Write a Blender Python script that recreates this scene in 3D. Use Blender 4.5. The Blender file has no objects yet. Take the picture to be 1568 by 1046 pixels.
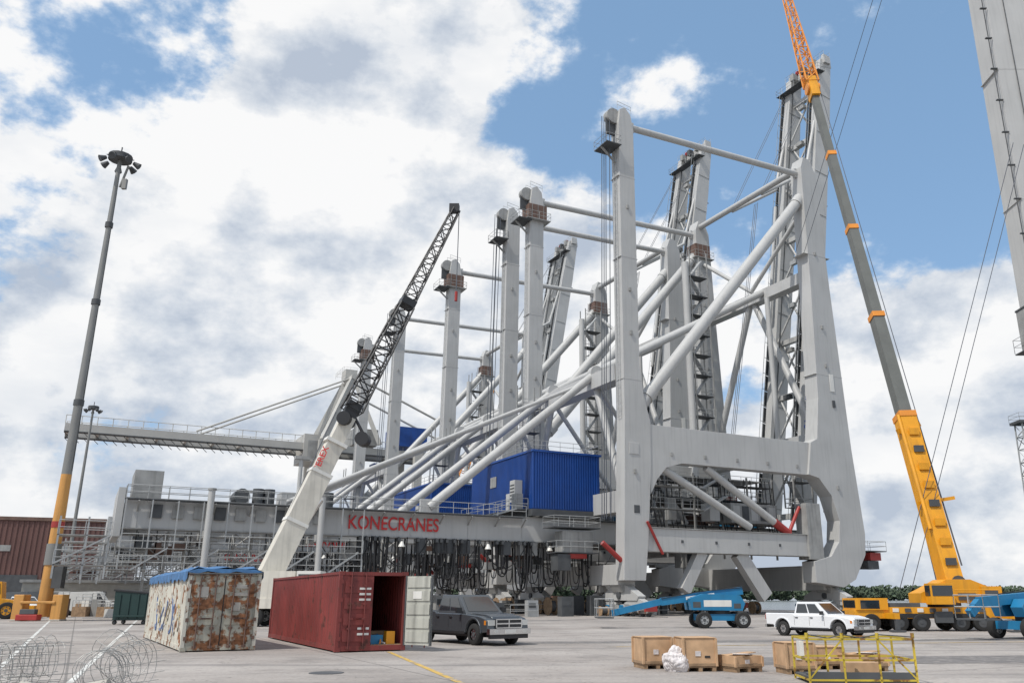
import bpy, bmesh, math, random
from mathutils import Vector, Matrix, noise
random.seed(7)
R=random.Random(11)
scene=bpy.context.scene
COL=scene.collection
TH=math.radians(28.5)          # quay / rail direction of the terminal
UX=Vector((math.cos(TH),math.sin(TH),0)); VX=Vector((-math.sin(TH),math.cos(TH),0))
A0=Vector((7.9,86.7,0))        # landside near leg of the nearest crane
def UV(u,v,z=0): return A0+UX*u+VX*v+Vector((0,0,z))

# ------------------------------------------------------------------ materials
def N(nt,t,**k):
    n=nt.nodes.new(t)
    for a,b in k.items():
        setattr(n,a,b)
    return n
def mk(name,col,rough=.5,metal=0.,var=.12,scale=1.2,streak=0.,rust=0.,rustcol=(.16,.055,.02),bump=0.,spec=.5,rthr=.55,bscale=25):
    m=bpy.data.materials.new(name); m.use_nodes=True; nt=m.node_tree
    b=nt.nodes['Principled BSDF']; b.inputs['Roughness'].default_value=rough; b.inputs['Metallic'].default_value=metal
    b.inputs['Specular IOR Level'].default_value=spec
    L=nt.links.new
    tc=N(nt,'ShaderNodeTexCoord')
    n=N(nt,'ShaderNodeTexNoise'); n.inputs['Scale'].default_value=scale; n.inputs['Detail'].default_value=6
    L(tc.outputs['Object'],n.inputs['Vector'])
    r=N(nt,'ShaderNodeValToRGB'); r.color_ramp.elements[0].position=.3; r.color_ramp.elements[1].position=.7
    r.color_ramp.elements[0].color=tuple(c*(1-var) for c in col)+(1,)
    r.color_ramp.elements[1].color=tuple(min(1,c*(1+var)) for c in col)+(1,)
    L(n.outputs['Fac'],r.inputs['Fac']); out=r.outputs['Color']
    if streak>0:
        mp=N(nt,'ShaderNodeMapping'); mp.inputs['Scale'].default_value=(2.3,2.3,.13)
        L(tc.outputs['Object'],mp.inputs['Vector'])
        n2=N(nt,'ShaderNodeTexNoise'); n2.inputs['Scale'].default_value=1.6; n2.inputs['Detail'].default_value=5
        L(mp.outputs[0],n2.inputs['Vector'])
        r2=N(nt,'ShaderNodeValToRGB'); r2.color_ramp.elements[0].position=.5; r2.color_ramp.elements[1].position=.75
        r2.color_ramp.elements[0].color=(0,0,0,1); r2.color_ramp.elements[1].color=(streak,)*3+(1,)
        L(n2.outputs['Fac'],r2.inputs['Fac'])
        mx=N(nt,'ShaderNodeMixRGB'); L(r2.outputs['Color'],mx.inputs['Fac']); L(out,mx.inputs['Color1'])
        mx.inputs['Color2'].default_value=tuple(c*.35+.02 for c in col)+(1,); out=mx.outputs['Color']
    if rust>0:
        n3=N(nt,'ShaderNodeTexNoise'); n3.inputs['Scale'].default_value=1.7; n3.inputs['Detail'].default_value=9; n3.inputs['Roughness'].default_value=.65
        L(tc.outputs['Object'],n3.inputs['Vector'])
        r3=N(nt,'ShaderNodeValToRGB'); r3.color_ramp.elements[0].position=rthr; r3.color_ramp.elements[1].position=rthr+.05
        r3.color_ramp.elements[0].color=(0,0,0,1); r3.color_ramp.elements[1].color=(rust,)*3+(1,)
        L(n3.outputs['Fac'],r3.inputs['Fac'])
        n5=N(nt,'ShaderNodeTexNoise'); n5.inputs['Scale'].default_value=6; n5.inputs['Detail'].default_value=5
        L(tc.outputs['Object'],n5.inputs['Vector'])
        r5=N(nt,'ShaderNodeValToRGB'); r5.color_ramp.elements[0].position=.35; r5.color_ramp.elements[1].position=.65
        r5.color_ramp.elements[0].color=tuple(c*.45 for c in rustcol)+(1,); r5.color_ramp.elements[1].color=tuple(c*1.35 for c in rustcol)+(1,)
        L(n5.outputs['Fac'],r5.inputs['Fac'])
        mx=N(nt,'ShaderNodeMixRGB'); L(r3.outputs['Color'],mx.inputs['Fac']); L(out,mx.inputs['Color1'])
        L(r5.outputs['Color'],mx.inputs['Color2']); out=mx.outputs['Color']
    L(out,b.inputs['Base Color'])
    if bump>0:
        n4=N(nt,'ShaderNodeTexNoise'); n4.inputs['Scale'].default_value=bscale; n4.inputs['Detail'].default_value=4
        L(tc.outputs['Object'],n4.inputs['Vector'])
        bp=N(nt,'ShaderNodeBump'); bp.inputs['Strength'].default_value=bump; bp.inputs['Distance'].default_value=.02
        L(n4.outputs['Fac'],bp.inputs['Height']); L(bp.outputs[0],b.inputs['Normal'])
    return m
M={}
M['steel']=mk('crane_grey_paint',(.445,.445,.435),.45,0,.06,.35,streak=.2)
M['steel2']=mk('crane_grey_paint_weathered',(.30,.30,.29),.55,0,.18,.9,streak=.5)
M['dark']=mk('dark_grating',(.075,.08,.085),.7,.1,.2)
M['rail']=mk('galvanised_rail',(.36,.37,.37),.5,.1,.1)
M['brown']=mk('rust_brown_box',(.14,.085,.065),.7,0,.25)
M['blue']=mk('machinery_house_blue',(.008,.060,.27),.45,0,.12,.6,streak=.3)
M['red']=mk('red_paint',(.33,.03,.025),.5,streak=.2)
M['redtxt']=mk('red_lettering',(.5,.02,.02),.5)
M['bluetxt']=mk('blue_lettering',(.02,.06,.3),.5)
M['rope']=mk('steel_rope',(.08,.09,.11),.6)
M['cable']=mk('black_festoon_cable',(.018,.018,.02),.6)
M['tyre']=mk('tyre_rubber',(.02,.02,.02),.85,bump=.3)
M['white']=mk('white_paint',(.68,.67,.63),.4,0,.05,streak=.15)
M['whited']=mk('white_crane_paint_dirty',(.60,.57,.50),.45,0,.1,streak=.4)
M['black']=mk('black_paint',(.02,.02,.022),.45)
M['glass']=mk('dark_window_glass',(.02,.025,.03),.06,0,.1,spec=1)
M['chrome']=mk('chrome',(.6,.6,.6),.2,1.)
M['yellow']=mk('yellow_crane_paint',(.70,.31,.012),.42,0,.1,streak=.35)
M['yellow2']=mk('yellow_worn_paint',(.50,.37,.04),.65,0,.25,rust=.85,rthr=.54)
M['boomgrey']=mk('boom_dark_grey',(.125,.13,.12),.5,0,.1)
M['orange']=mk('orange_paint',(.68,.25,.03),.5,0,.1,streak=.2)
M['mastor']=mk('mast_base_orange_paint',(.54,.27,.07),.6,0,.12,.5,streak=.5)
M['lift']=mk('lift_blue_paint',(.012,.17,.34),.42,0,.1,streak=.2)
M['wood']=mk('crate_plywood',(.48,.31,.18),.8,0,.22,3.,streak=.12)
M['woodd']=mk('pallet_wood',(.30,.20,.12),.9,0,.3,4.)
M['cred']=mk('container_oxide_red',(.20,.036,.031),.65,0,.22,.7,streak=.55,rust=.8,rustcol=(.1,.035,.025),rthr=.57)
M['cwhite']=mk('container_worn_white',(.54,.52,.45),.7,0,.16,.8,streak=.5,rust=1,rustcol=(.23,.10,.045),rthr=.53)
M['crust']=mk('container_rusted_end',(.37,.36,.30),.8,0,.25,1.1,streak=.5,rust=1,rustcol=(.23,.10,.045),rthr=.475)
M['graf']=mk('faded_blue_graffiti',(.09,.14,.28),.75,0,.3,2,rust=1,rustcol=(.44,.41,.35),rthr=.51)
M['grafy']=mk('faded_ochre_graffiti',(.34,.25,.10),.75,0,.3,2,rust=1,rustcol=(.44,.41,.35),rthr=.46)
M['cdoor']=mk('container_door_inside',(.44,.44,.39),.6,0,.15,1.2,streak=.7)
M['tarp']=mk('blue_tarpaulin',(.045,.14,.30),.6,0,.35,2.,bump=.5,bscale=8)
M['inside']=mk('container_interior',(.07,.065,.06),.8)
M['green']=mk('dark_green_dumpster_paint',(.010,.035,.032),.5)
M['concrete']=mk('concrete_block',(.4,.38,.34),.9,0,.15,bump=.3)
M['wire']=mk('galvanised_wire',(.30,.30,.29),.5,.4)
M['plastic']=mk('white_plastic_bag',(.62,.58,.57),.4,0,.15,5,bump=.8,bscale=14)
M['warehouse']=mk('warehouse_brown_cladding',(.14,.07,.06),.7,0,.15,.2,streak=.4)
M['graypaint']=mk('truck_dark_grey_paint',(.075,.085,.095),.22,.35,.05,spec=.8)
M['wpaint']=mk('truck_white_paint',(.70,.71,.72),.22,0,.03,spec=.7)
M['lamp']=mk('headlamp_glass',(.6,.6,.57),.1,.2)
M['amber']=mk('amber_lens',(.6,.2,.02),.2)
M['linewhite']=mk('road_paint_white',(.6,.6,.57),.8,0,.2,3,rust=.8,rustcol=(.34,.32,.30),rthr=.52)
M['lineyel']=mk('road_paint_yellow',(.52,.34,.08),.8,0,.2,3,rust=.9,rustcol=(.34,.31,.28),rthr=.53)
M['pole']=mk('galvanised_mast',(.22,.22,.21),.5,.3,.1,.4)
M['leaf']=mk('treeline_foliage',(.06,.085,.05),.9,0,.4,.15)  # foliage green, lightened so that distance haze is part of the colour
M['lightsteel']=mk('distant_crane_cream_paint',(.44,.43,.40),.5,0,.08,.3)

# ------------------------------------------------------------------ mesh builder
def basis(d):
    d=d.normalized()
    up=Vector((0,0,1)) if abs(d.z)<.95 else Vector((0,1,0))
    s=d.cross(up).normalized(); t=s.cross(d).normalized()
    return d,s,t
class MB:
    def __init__(s): s.v=[];s.f=[];s.m=[];s.sm=[];s.mats=[]
    def mi(s,k):
        if k not in s.mats: s.mats.append(k)
        return s.mats.index(k)
    def add(s,vs,fs,k,smooth=False):
        o=len(s.v); s.v+=[tuple(x) for x in vs]; i=s.mi(k)
        for f in fs: s.f.append(tuple(o+a for a in f)); s.m.append(i); s.sm.append(smooth)
    def box(s,a,b,k):
        x0,y0,z0=a;x1,y1,z1=b
        vs=[(x0,y0,z0),(x1,y0,z0),(x1,y1,z0),(x0,y1,z0),(x0,y0,z1),(x1,y0,z1),(x1,y1,z1),(x0,y1,z1)]
        s.add(vs,[(0,3,2,1),(4,5,6,7),(0,1,5,4),(1,2,6,5),(2,3,7,6),(3,0,4,7)],k)
    def beam(s,p,q,w,h,k,w2=None,h2=None):
        p=Vector(p);q=Vector(q);w2=w if w2 is None else w2;h2=h if h2 is None else h2
        d,a,b=basis(q-p)
        vs=[]
        for c,ww,hh in((p,w,h),(q,w2,h2)):
            for i,j in((-1,-1),(1,-1),(1,1),(-1,1)): vs.append(c+a*(i*ww/2)+b*(j*hh/2))
        s.add(vs,[(0,3,2,1),(4,5,6,7),(0,1,5,4),(1,2,6,5),(2,3,7,6),(3,0,4,7)],k)
    def tube(s,p,q,r,k,n=8,r2=None,cap=True):
        p=Vector(p);q=Vector(q); r2=r if r2 is None else r2
        d,a,b=basis(q-p); vs=[]
        for c,rr in((p,r),(q,r2)):
            for i in range(n):
                t=2*math.pi*i/n; vs.append(c+a*(rr*math.cos(t))+b*(rr*math.sin(t)))
        s.add(vs,[(i,(i+1)%n,n+(i+1)%n,n+i) for i in range(n)],k,n>5)
        if cap: s.add(vs,[tuple(range(n-1,-1,-1)),tuple(range(n,2*n))],k)
    def path(s,pts,r,k,n=5):
        for i in range(len(pts)-1): s.tube(pts[i],pts[i+1],r,k,n,cap=False)
    def ext(s,pts,y0,y1,k):
        n=len(pts); vs=[(x,y0,z) for x,z in pts]+[(x,y1,z) for x,z in pts]
        s.add(vs,[tuple(range(n)),tuple(range(2*n-1,n-1,-1))]+[(i,n+i,n+(i+1)%n,(i+1)%n) for i in range(n)],k)
    def extx(s,pts,x0,x1,k):
        n=len(pts); vs=[(x0,y,z) for y,z in pts]+[(x1,y,z) for y,z in pts]
        s.add(vs,[tuple(range(n)),tuple(range(2*n-1,n-1,-1))]+[(i,n+i,n+(i+1)%n,(i+1)%n) for i in range(n)],k)
    def quad(s,a,b,c,d,k): s.add([a,b,c,d],[(0,1,2,3)],k)
    def rail(s,p,q,h=1.1,k='rail',sp=1.6,r=.03,mids=2):
        p=Vector(p);q=Vector(q);n=max(1,int((q-p).length/sp))
        for i in range(n+1):
            c=p.lerp(q,i/n); s.tube(c,c+Vector((0,0,h)),r,k,4,cap=False)
        for j in range(mids):
            z=Vector((0,0,h*(j+1)/mids)); s.tube(p+z,q+z,r,k,4,cap=False)
    def railbox(s,x0,y0,x1,y1,z,h=1.1,k='rail',sp=1.6):
        for a,b in(((x0,y0),(x1,y0)),((x1,y0),(x1,y1)),((x1,y1),(x0,y1)),((x0,y1),(x0,y0))):
            s.rail((*a,z),(*b,z),h,k,sp)
    def wheel(s,c,r,w,axis='y',rim='rail',k='tyre'):
        c=Vector(c);ax=Vector((0,1,0)) if axis=='y' else Vector((1,0,0))
        prof=[(-w/2,r*.55),(-w/2,r*.9),(-w*.38,r),(w*.38,r),(w/2,r*.9),(w/2,r*.55)]
        n=24; a=Vector((0,0,1)); b=ax.cross(a); vs=[]
        for i in range(n):
            t=2*math.pi*i/n; d=a*math.cos(t)+b*math.sin(t)
            for o,rr in prof: vs.append(c+ax*o+d*rr)
        P=len(prof)
        s.add(vs,[(i*P+j,i*P+j+1,((i+1)%n)*P+j+1,((i+1)%n)*P+j) for i in range(n) for j in range(P-1)],k,True)
        s.tube(c-ax*(w*.36),c+ax*(w*.36),r*.58,rim,20)
        s.tube(c-ax*(w*.42),c+ax*(w*.42),r*.2,'dark',10)
        for i in range(6):
            t=2*math.pi*i/6; d=(a*math.cos(t)+b*math.sin(t))*r*.4
            s.tube(c+d-ax*(w*.37),c+d+ax*(w*.37),r*.09,'dark',6)
    def lattice(s,p,q,w0,w1,k,n=12,r=.06,dr=.03):
        p=Vector(p);q=Vector(q);d,a,b=basis(q-p)
        def c(t,i,j): return p.lerp(q,t)+a*(i*(w0+(w1-w0)*t)/2)+b*(j*(w0+(w1-w0)*t)/2)
        cs=[(-1,-1),(1,-1),(1,1),(-1,1)]
        for i,j in cs: s.tube(c(0,i,j),c(1,i,j),r,k,5,cap=False)
        for m in range(n):
            t0=m/n;t1=(m+1)/n
            for e in range(4):
                f=(e+1)%4
                A,B=(cs[e],cs[f]) if m%2 else (cs[f],cs[e])
                s.tube(c(t0,*A),c(t1,*B),dr,k,4,cap=False)
                s.tube(c(t0,*cs[e]),c(t0,*cs[f]),dr,k,4,cap=False)
    def finish(s,name,parent=None,loc=None,rot=None,bevel=0,seg=2):
        me=bpy.data.meshes.new(name); me.from_pydata(s.v,[],s.f)
        for k in s.mats: me.materials.append(M[k])
        me.polygons.foreach_set('material_index',s.m); me.polygons.foreach_set('use_smooth',s.sm)
        bm=bmesh.new(); bm.from_mesh(me); bmesh.ops.recalc_face_normals(bm,faces=bm.faces); bm.to_mesh(me); bm.free()
        me.update()
        o=bpy.data.objects.new(name,me); COL.objects.link(o)
        if parent: o.parent=parent
        if loc is not None: o.location=loc
        if rot is not None: o.rotation_euler=(0,0,rot)
        if bevel:
            md=o.modifiers.new('bevel','BEVEL'); md.width=bevel; md.segments=seg; md.limit_method='ANGLE'; md.angle_limit=math.radians(35)
        return o
def empty(name,loc=(0,0,0),rot=0,sc=1):
    e=bpy.data.objects.new(name,None); COL.objects.link(e); e.location=loc; e.rotation_euler=(0,0,rot); e.empty_display_size=.5
    e.scale=(sc,sc,sc)
    return e
def text(body,size,mat,name,parent,mw,ext=.01):
    cu=bpy.data.curves.new(name,'FONT'); cu.body=body; cu.size=size; cu.extrude=ext; cu.offset=size*.012
    o=bpy.data.objects.new(name+'_tmp',cu); COL.objects.link(o)
    dg=bpy.context.evaluated_depsgraph_get(); me=bpy.data.meshes.new_from_object(o.evaluated_get(dg))
    bpy.data.objects.remove(o); me.materials.clear(); me.materials.append(M[mat])
    t=bpy.data.objects.new(name,me); COL.objects.link(t); t.parent=parent; t.matrix_local=mw
    return t
def copy_tree(e,name,loc):
    n=empty(name,loc,e.rotation_euler.z)
    for c in e.children:
        d=c.copy(); COL.objects.link(d); d.parent=n
    return n

# ------------------------------------------------------------------ ship to shore crane
W=22.5
def build_crane():
    E=empty('ship_to_shore_crane',A0,TH)
    m=MB()
    for y in(0,W):
        a=[(-1.3,3.4),(1.3,3.4),(1.9,8.7),(2.4,15.2),(2.5,19.6),(1.75,22.5),(1.35,26),(1.5,54.6),(1.15,56.4),(.4,57.2),(-.3,56.8),(-.55,55),(-.75,20),(-1.1,9)]
        m.ext(a,y-.8,y+.8,'steel')
        b=[(24.3,3.4),(28.6,2.9),(30.6,3.8),(32.6,6.6),(32.9,9),(32.1,19),(31.2,40),(30.7,56.2),(29.9,58),(28.8,58.2),(28.2,56.6),(27.9,40),(27.3,25),(26.5,19.9),(25.4,19.36),(24.6,15.52),(26.2,15.2),(28.0,13.2),(28.9,10.4),(28.5,8),(27.0,6.3),(24.3,5.7)]
        m.ext(b,y-1.0,y+1.0,'steel')
        m.ext([(2.3,19.35),(26.4,19.35),(25.6,15.5),(6.5,15.5),(4.4,14.9),(3.2,13.6),(2.3,12)],y-.72,y+.72,'steel')
        m.box((1.6,y-.6,6.3),(24.2,y+.6,8.6),'steel')
        m.box((1.6,y-.75,8.601),(24.2,y+.75,8.68),'steel2'); m.box((1.6,y-.75,6.22),(24.2,y+.75,6.299),'steel2')
        m.box((23.8,y-.9,5.9),(26.0,y+.9,12.2),'steel2')
        for z in(24,38,48): m.box((-.79,y-.82,z),(1.56,y+.82,z+.05),'steel')
        for z in(28,44): m.box((27.2,y-1.02,z),(31.8,y+1.02,z+.05),'steel')
        for z in(14,29,34,44):
            m.box((.2,y-.95,z),(.5,y-.801,z+.45),'steel2'); m.box((29,y-1.15,z),(29.3,y-1.001,z+.45),'steel2')
        for x in(5,9.5,14,18.5,23): m.box((x,y-.80,16.2),(x+.35,y-.721,16.6),'steel2'); m.box((x+1,y-.66,7.2),(x+1.3,y-.601,7.5),'dark')
        m.box((29.5,y-1.06,26),(30.2,y-1.001,28.2),'white'); m.box((29.6,y-1.07,24),(30.1,y-1.001,24.9),'dark')
        m.box((-.3,y-.86,16),(.9,y-.801,17.2),'steel'); m.box((.1,y-.84,10),(.8,y-.801,10.8),'dark')
    m.finish('side_frame_legs',E,bevel=.05,seg=1)
    m=MB()
    for y in(0,W):
        m.tube((1.3,y,55.2),(28.8,y,56),.40,'steel',12)
        for x,z in((1.6,55.2),(28.2,56)): m.box((x-.4,y-.22,z-.65),(x+.4,y+.22,z+.65),'steel')
        m.tube((29.2,y,53.2),(1.4,y,21.0),.70,'steel',16)
        m.tube((28.4,y,52.3),(27.6,y,51.3),.82,'steel',16); m.tube((2.6,y,22.4),(3.4,y,23.3),.82,'steel',16)
        m.tube((3,y,15.6),(16,y,9.2),.42,'steel',12)
        m.tube((10.2,y,15.4),(21.5,y,8.8),.42,'steel',12)
        m.tube((19.6,y,9.93),(21.7,y,8.7),.46,'red',12); m.tube((21.7,y,8.75),(23.6,y,11.8),.22,'red',10)
        m.tube((1.0,y-.2,3.6),(-3.4,y-.2,7.0),.22,'steel',10); m.tube((-1.2,y-.2,5.3),(-3.4,y-.2,7.0),.25,'red',10)
        m.tube((1.6,y-.9,9.2),(3.4,y-.9,6.0),.15,'red',8)
    m.box((-.8,.9,24.2),(1.0,W-.9,25.9),'steel')
    m.box((-.8,.9,10.2),(1.0,W-.9,12.4),'steel')
    m.box((28.4,.9,18.9),(30.4,W-.9,21.2),'steel')
    m.box((28.4,.9,40.8),(29.9,W-.9,42.3),'steel')
    m.box((-.95,.7,3.0),(.95,W-.7,5.0),'steel')
    m.box((27.2,.8,2.6),(29.6,W-.8,5.4),'steel')
    m.box((13,.7,6.5),(14.5,W-.7,8.4),'steel')
    for y in(1.5,W-1.5): m.tube((29.2,W/2,42),(29.2,y,21),.45,'steel',12)
    for y in(.9,W-.9): m.tube((29.2,W/2,43),(29.4,y,51),.3,'steel',10)
    for y in(6.1,16.3):
        m.tube((-19.4,y,10.2),(0,y,26.2),.46,'steel',14)
        m.tube((0,y,26.2),(29.2,W/2+(y-11.2)*.55,42.2),.46,'steel',14)
        m.tube((0,y-.4,26.2),(0,y+.4,26.2),.85,'steel',14)
        m.tube((-33,y,10),(-2,y,24.6),.22,'steel',10)
        m.tube((0,y,25),(12,y,9.9),.28,'steel',10)
        m.box((-20.3,y-.2,9.7),(-18.4,y+.2,11),'steel')
    m.tube((0,1,12),(0,6,24.5),.4,'steel',10); m.tube((0,W-1,12),(0,W-6,24.5),.4,'steel',10)
    m.finish('braces_and_stays',E)
    # girders
    m=MB()
    for y0,y1 in((6.6,7.7),(14.9,16.0)):
        m.box((-46,y0,7.35),(33,y1,9.75),'steel')
        m.box((-46.05,y0-.15,9.752),(33.05,y1+.15,9.82),'steel2')
        m.box((-46.05,y0-.15,7.25),(33.05,y1+.15,7.348),'steel2')
        for i in range(14):
            x=-45+i*6
            m.box((x,y0-.06,7.36),(x+.05,y0-.003,9.74),'steel')
        for i in range(9):
            x=-44+i*1.7; m.box((x,y0-.3,8.2),(x+.9,y0-.05,9.3),'steel2' if i%3 else 'dark')
    for x in range(-45,34,6): m.box((x,7.7,7.9),(x+.5,14.9,8.9),'steel2')
    m.box((-46.6,6.4,6.6),(-46.06,16.2,10.6),'steel')
    m.finish('trolley_girders',E)
    # walkways
    m=MB()
    for y0,y1 in((5.5,6.42),(16.2,17.1)):
        m.box((-46,y0,9.6),(-9,y1,9.68),'dark'); m.box((0,y0,9.6),(32,y1,9.68),'dark')
        yr=y0 if y0<10 else y1
        m.rail((-46,yr,9.68),(-9,yr,9.68)); m.rail((0,yr,9.68),(26,yr,9.68))
        m.rail((-46,7.7,9.8),(-21,7.7,9.8))
        for i in range(13): m.beam((-45+i*3,y0,9.5),(-45+i*3,6.6 if y0<10 else 16,8.7),.1,.1,'steel2')
        ya,yb=(yr-.5,yr) if y0<10 else (yr,yr+.5)
        for zz in(5.6,3.9):
            m.box((-46,ya,zz),(-26,yb,zz+.06),'steel2'); m.rail((-46,ya,zz+.06),(-26,ya,zz+.06))
        for x in range(-46,-25,2): m.box((x,yr-.05,3.9),(x+.1,yr+.05,9.6),'rail')
        for x in range(-45,-28,4): m.beam((x,ya+.2,3.9),(x+2.6,ya+.2,5.7),.5,.12,'rail')
        m.box((-50.5,y0,4.2),(-44,y1+1.5,4.28),'steel2'); m.rail((-50.5,y0,4.28),(-44,y0,4.28)); m.rail((-50.5,y0,6.6),(-46.7,y0,6.6))
        m.box((-50.5,y0,6.52),(-46.7,y1+1.5,6.6),'steel2')
        for x in(-50.5,-48.5,-46.9,-44): m.box((x,y0,3.2),(x+.14,y0+.14,8.0),'rail')
        m.beam((-50.5,y0,4.3),(-46.7,y0,6.6),.5,.12,'rail')
    for i in range(26):
        x=R.uniform(-45,-2); y=R.uniform(7,15); z=R.uniform(4.6,6.4)
        m.box((x,y,z),(x+R.uniform(.5,2.5),y+R.uniform(.4,1.2),z+R.uniform(.3,1.0)),R.choice(['dark','steel2','dark','brown','rail']))
        m.box((x,y,z),(x+.1,y+.1,7.3),'dark')
    m.box((-45.5,8.5,9.9),(-43.2,13.5,12.4),'steel2')
    m.box((-33,8.6,9.9),(-30,11,11.2),'steel'); m.tube((-31.4,9,11.2),(-31.4,9,14.6),.2,'steel',8); m.box((-32,8.7,14.4),(-30.6,9.3,14.7),'steel2')
    for x in(-35,-34,-28.5): m.tube((x,9.2,9.9),(x,9.2,11.4),.5,'dark',10)
    m.tube((-36.5,8.4,10.6),(-36.5,11,10.6),.7,'dark',14)
    m.box((2,7.7,9.9),(27,14.9,9.98),'dark')
    for i in range(34):
        x=R.uniform(3,25);y=R.uniform(2,14);w=R.uniform(.5,2.2);h=R.uniform(.6,2.6)
        m.box((x,y,9.99),(x+w,y+R.uniform(.6,1.6),9.99+h),R.choice(['steel2','dark','steel','steel','lift','rail','brown']))
    for z in(12.7,):
        m.box((9,8.2,z),(25,14,z+.1),'dark'); m.railbox(9,8.2,25,14,z+.1,1.1,'rail',1.2)
        for x in(9,13,17,21,24.8): m.box((x,8.2,9.9),(x+.2,8.4,15.6),'steel2'); m.box((x,13.8,9.9),(x+.2,14,15.6),'steel2')
        for i in range(16):
            x=R.uniform(9.5,23);y=R.uniform(8.5,12.5);w=R.uniform(.6,2.0);h=R.uniform(.7,2.3)
            m.box((x,y,z+.11),(x+w,y+R.uniform(.5,1.2),z+h),R.choice(['steel2','steel','dark','lift','rail','steel','red']))
        m.box((8.6,8.0,15.6),(25.4,14.2,15.75),'steel2')
    for i in range(10):
        x=R.uniform(3,8); m.tube((x,R.uniform(3,12),9.9),(x+R.uniform(-.3,.3),R.uniform(3,12),R.uniform(11,15)),R.uniform(.06,.2),R.choice(['dark','rail','steel2']),7)
    for z in(12.6,14.4):
        m.box((8,4.6,z),(24,6.2,z+.08),'dark'); m.rail((8,4.6,z+.08),(24,4.6,z+.08)); m.box((8,16.2,z),(24,17.4,z+.08),'dark'); m.rail((8,16.2,z+.08),(24,16.2,z+.08))
    for z in(10.9,13.3):
        m.box((4,1.4,z),(11,2.6,z+.06),'steel2'); m.rail((4,1.4,z+.06),(11,1.4,z+.06),1.1,'rail',1.0)
        m.beam((11,2,z),(14.5,2,z+1.8),.7,.15,'rail')
    for x in(8,12,16,20,24): m.box((x,4.6,6),(x+.18,4.78,15.5),'steel2')
    for i in range(20):
        x=R.uniform(5,24); m.path([(x,4.4,15.2),(x+.1,4.4,12),(x+.8,4.5,9.5),(x+1.4,4.6,7)],.06,'cable',5)
    m.box((16,3,9.99),(23,6.4,12.2),'steel2')
    for i in range(5): m.box((16.3+i*1.35,2.97,10.3),(17.3+i*1.35,2.997,11.9),'dark' if i%2 else 'steel')
    m.box((11,5,5.0),(13.4,7.4,7.2),'steel2'); m.box((10.98,4.98,5.5),(13.2,4.995,6.9),'glass')
    m.box((-6,7.9,8.9),(2,14.7,10.3),'steel2')
    m.box((-7,3.2,8.6),(-1.5,5.6,8.7),'dark'); m.railbox(-7,3.2,-1.5,5.6,8.7)
    m.box((-6.6,3.4,6.1),(-1.6,5.4,6.2),'dark'); m.railbox(-6.6,3.4,-1.6,5.4,6.2)
    m.box((-5.8,3.6,6.2),(-2.2,5.2,8.3),'steel2'); m.box((-5,3.5,5.6),(-3,5.2,6.05),'red'); m.box((-6.4,3.5,4.4),(-4.9,5.0,6.0),'dark')
    m.box((32.8,-1.2,7.0),(36.0,1.2,7.1),'dark'); m.railbox(32.9,-1.2,36.0,1.2,7.1); m.box((33.6,-.8,6.0),(35.4,.8,6.9),'red'); m.box((33.2,-.7,5.0),(35,.7,5.95),'dark')
    m.finish('walkways_and_equipment',E)
    # stairs / ladder towers
    m=MB()
    def tower(x,y,z0,z1,w=1.8,l=3.2):
        z=z0;k=0
        for cx,cy in((x,y),(x+l,y),(x+l,y+w),(x,y+w)): m.box((cx-.07,cy-.07,z0),(cx+.07,cy+.07,z1+1.1),'steel2')
        while z<z1:
            m.box((x,y,z),(x+l,y+w,z+.07),'dark'); m.railbox(x,y,x+l,y+w,z+.07,1.05,'rail',1.5)
            a,b=(x+.4,x+l-.4) if k%2 else (x+l-.4,x+.4)
            if z+3<=z1+.5: m.beam((a,y+w/2,z),(b,y+w/2,z+3),.8,.18,'rail')
            z+=3;k+=1
    tower(24.0,18.2,20,50); tower(32.6,3.2,12,46,1.6,2.2); tower(24.8,1.8,12,18,1.6,3)
    tower(-3.8,17,12,26,1.6,2.4)
    m.tube((23.4,W-4,6),(23.4,W-4,49),.5,'steel',10)
    m.tube((27.0,6,19),(27.0,6,40),.35,'steel',10)
    for y,x in((0,-.95),(W,-1.0),(W,27.0)):
        for d in(-.25,.25): m.tube((x,y+d,20),(x+.3,y+d,54),.04,'rail',4)
        for z in range(40): m.tube((x+z*.0075,y-.25,20+z*.85),(x+z*.0075,y+.25,20+z*.85),.025,'rail',4)
    for y in(0,W):
        m.box((-2.6,y-1.4,51.6),(-.6,y+1.4,51.7),'dark'); m.railbox(-2.6,y-1.4,-.65,y+1.4,51.7)
        m.beam((-2.5,y,51.6),(-.6,y,50),.2,.2,'steel2')
        m.tube((-.9,y-.45,55.9),(-.9,y+.45,55.9),.95,'steel2',16); m.box((-1.8,y-.12,53.5),(-.6,y+.12,56.2),'dark')
        m.rail((-.6,y-.7,56.9),(1.3,y-.7,56.6),.9); m.rail((-.6,y+.7,56.9),(1.3,y+.7,56.6),.9)
    for x in(.45,29.3):
        m.box((x-1.4,W-1.1,52.0),(x+1.4,W+1.05,54.2),'brown'); m.box((x-1.8,W-1.5,51.8),(x+1.8,W+1.4,51.92),'steel2'); m.railbox(x-1.8,W-1.5,x+1.8,W+1.4,51.9)
        for d in(-.9,0,.9): m.box((x+d-.03,W-1.12,52),(x+d+.03,W-1.101,54.2),'steel2')
    for dx,dy in((-1.5,-.4),(-1.7,.1),(-2.0,.5),(-1.4,1.0)):
        m.tube((dx,dy,56),(dx-.2,dy+1.2,9.5),.05,'rope',5)
    m.finish('ladders_platforms_ropes',E)
    # machinery house
    m=MB()
    x0,x1,y0,y1,z0,z1=-8.2,.2,5.7,22,10.6,16.7
    m.box((x0+.1,y0+.1,z0),(x1-.1,y1-.1,z1-.1),'blue')
    n=int((x1-x0)/.3)
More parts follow.
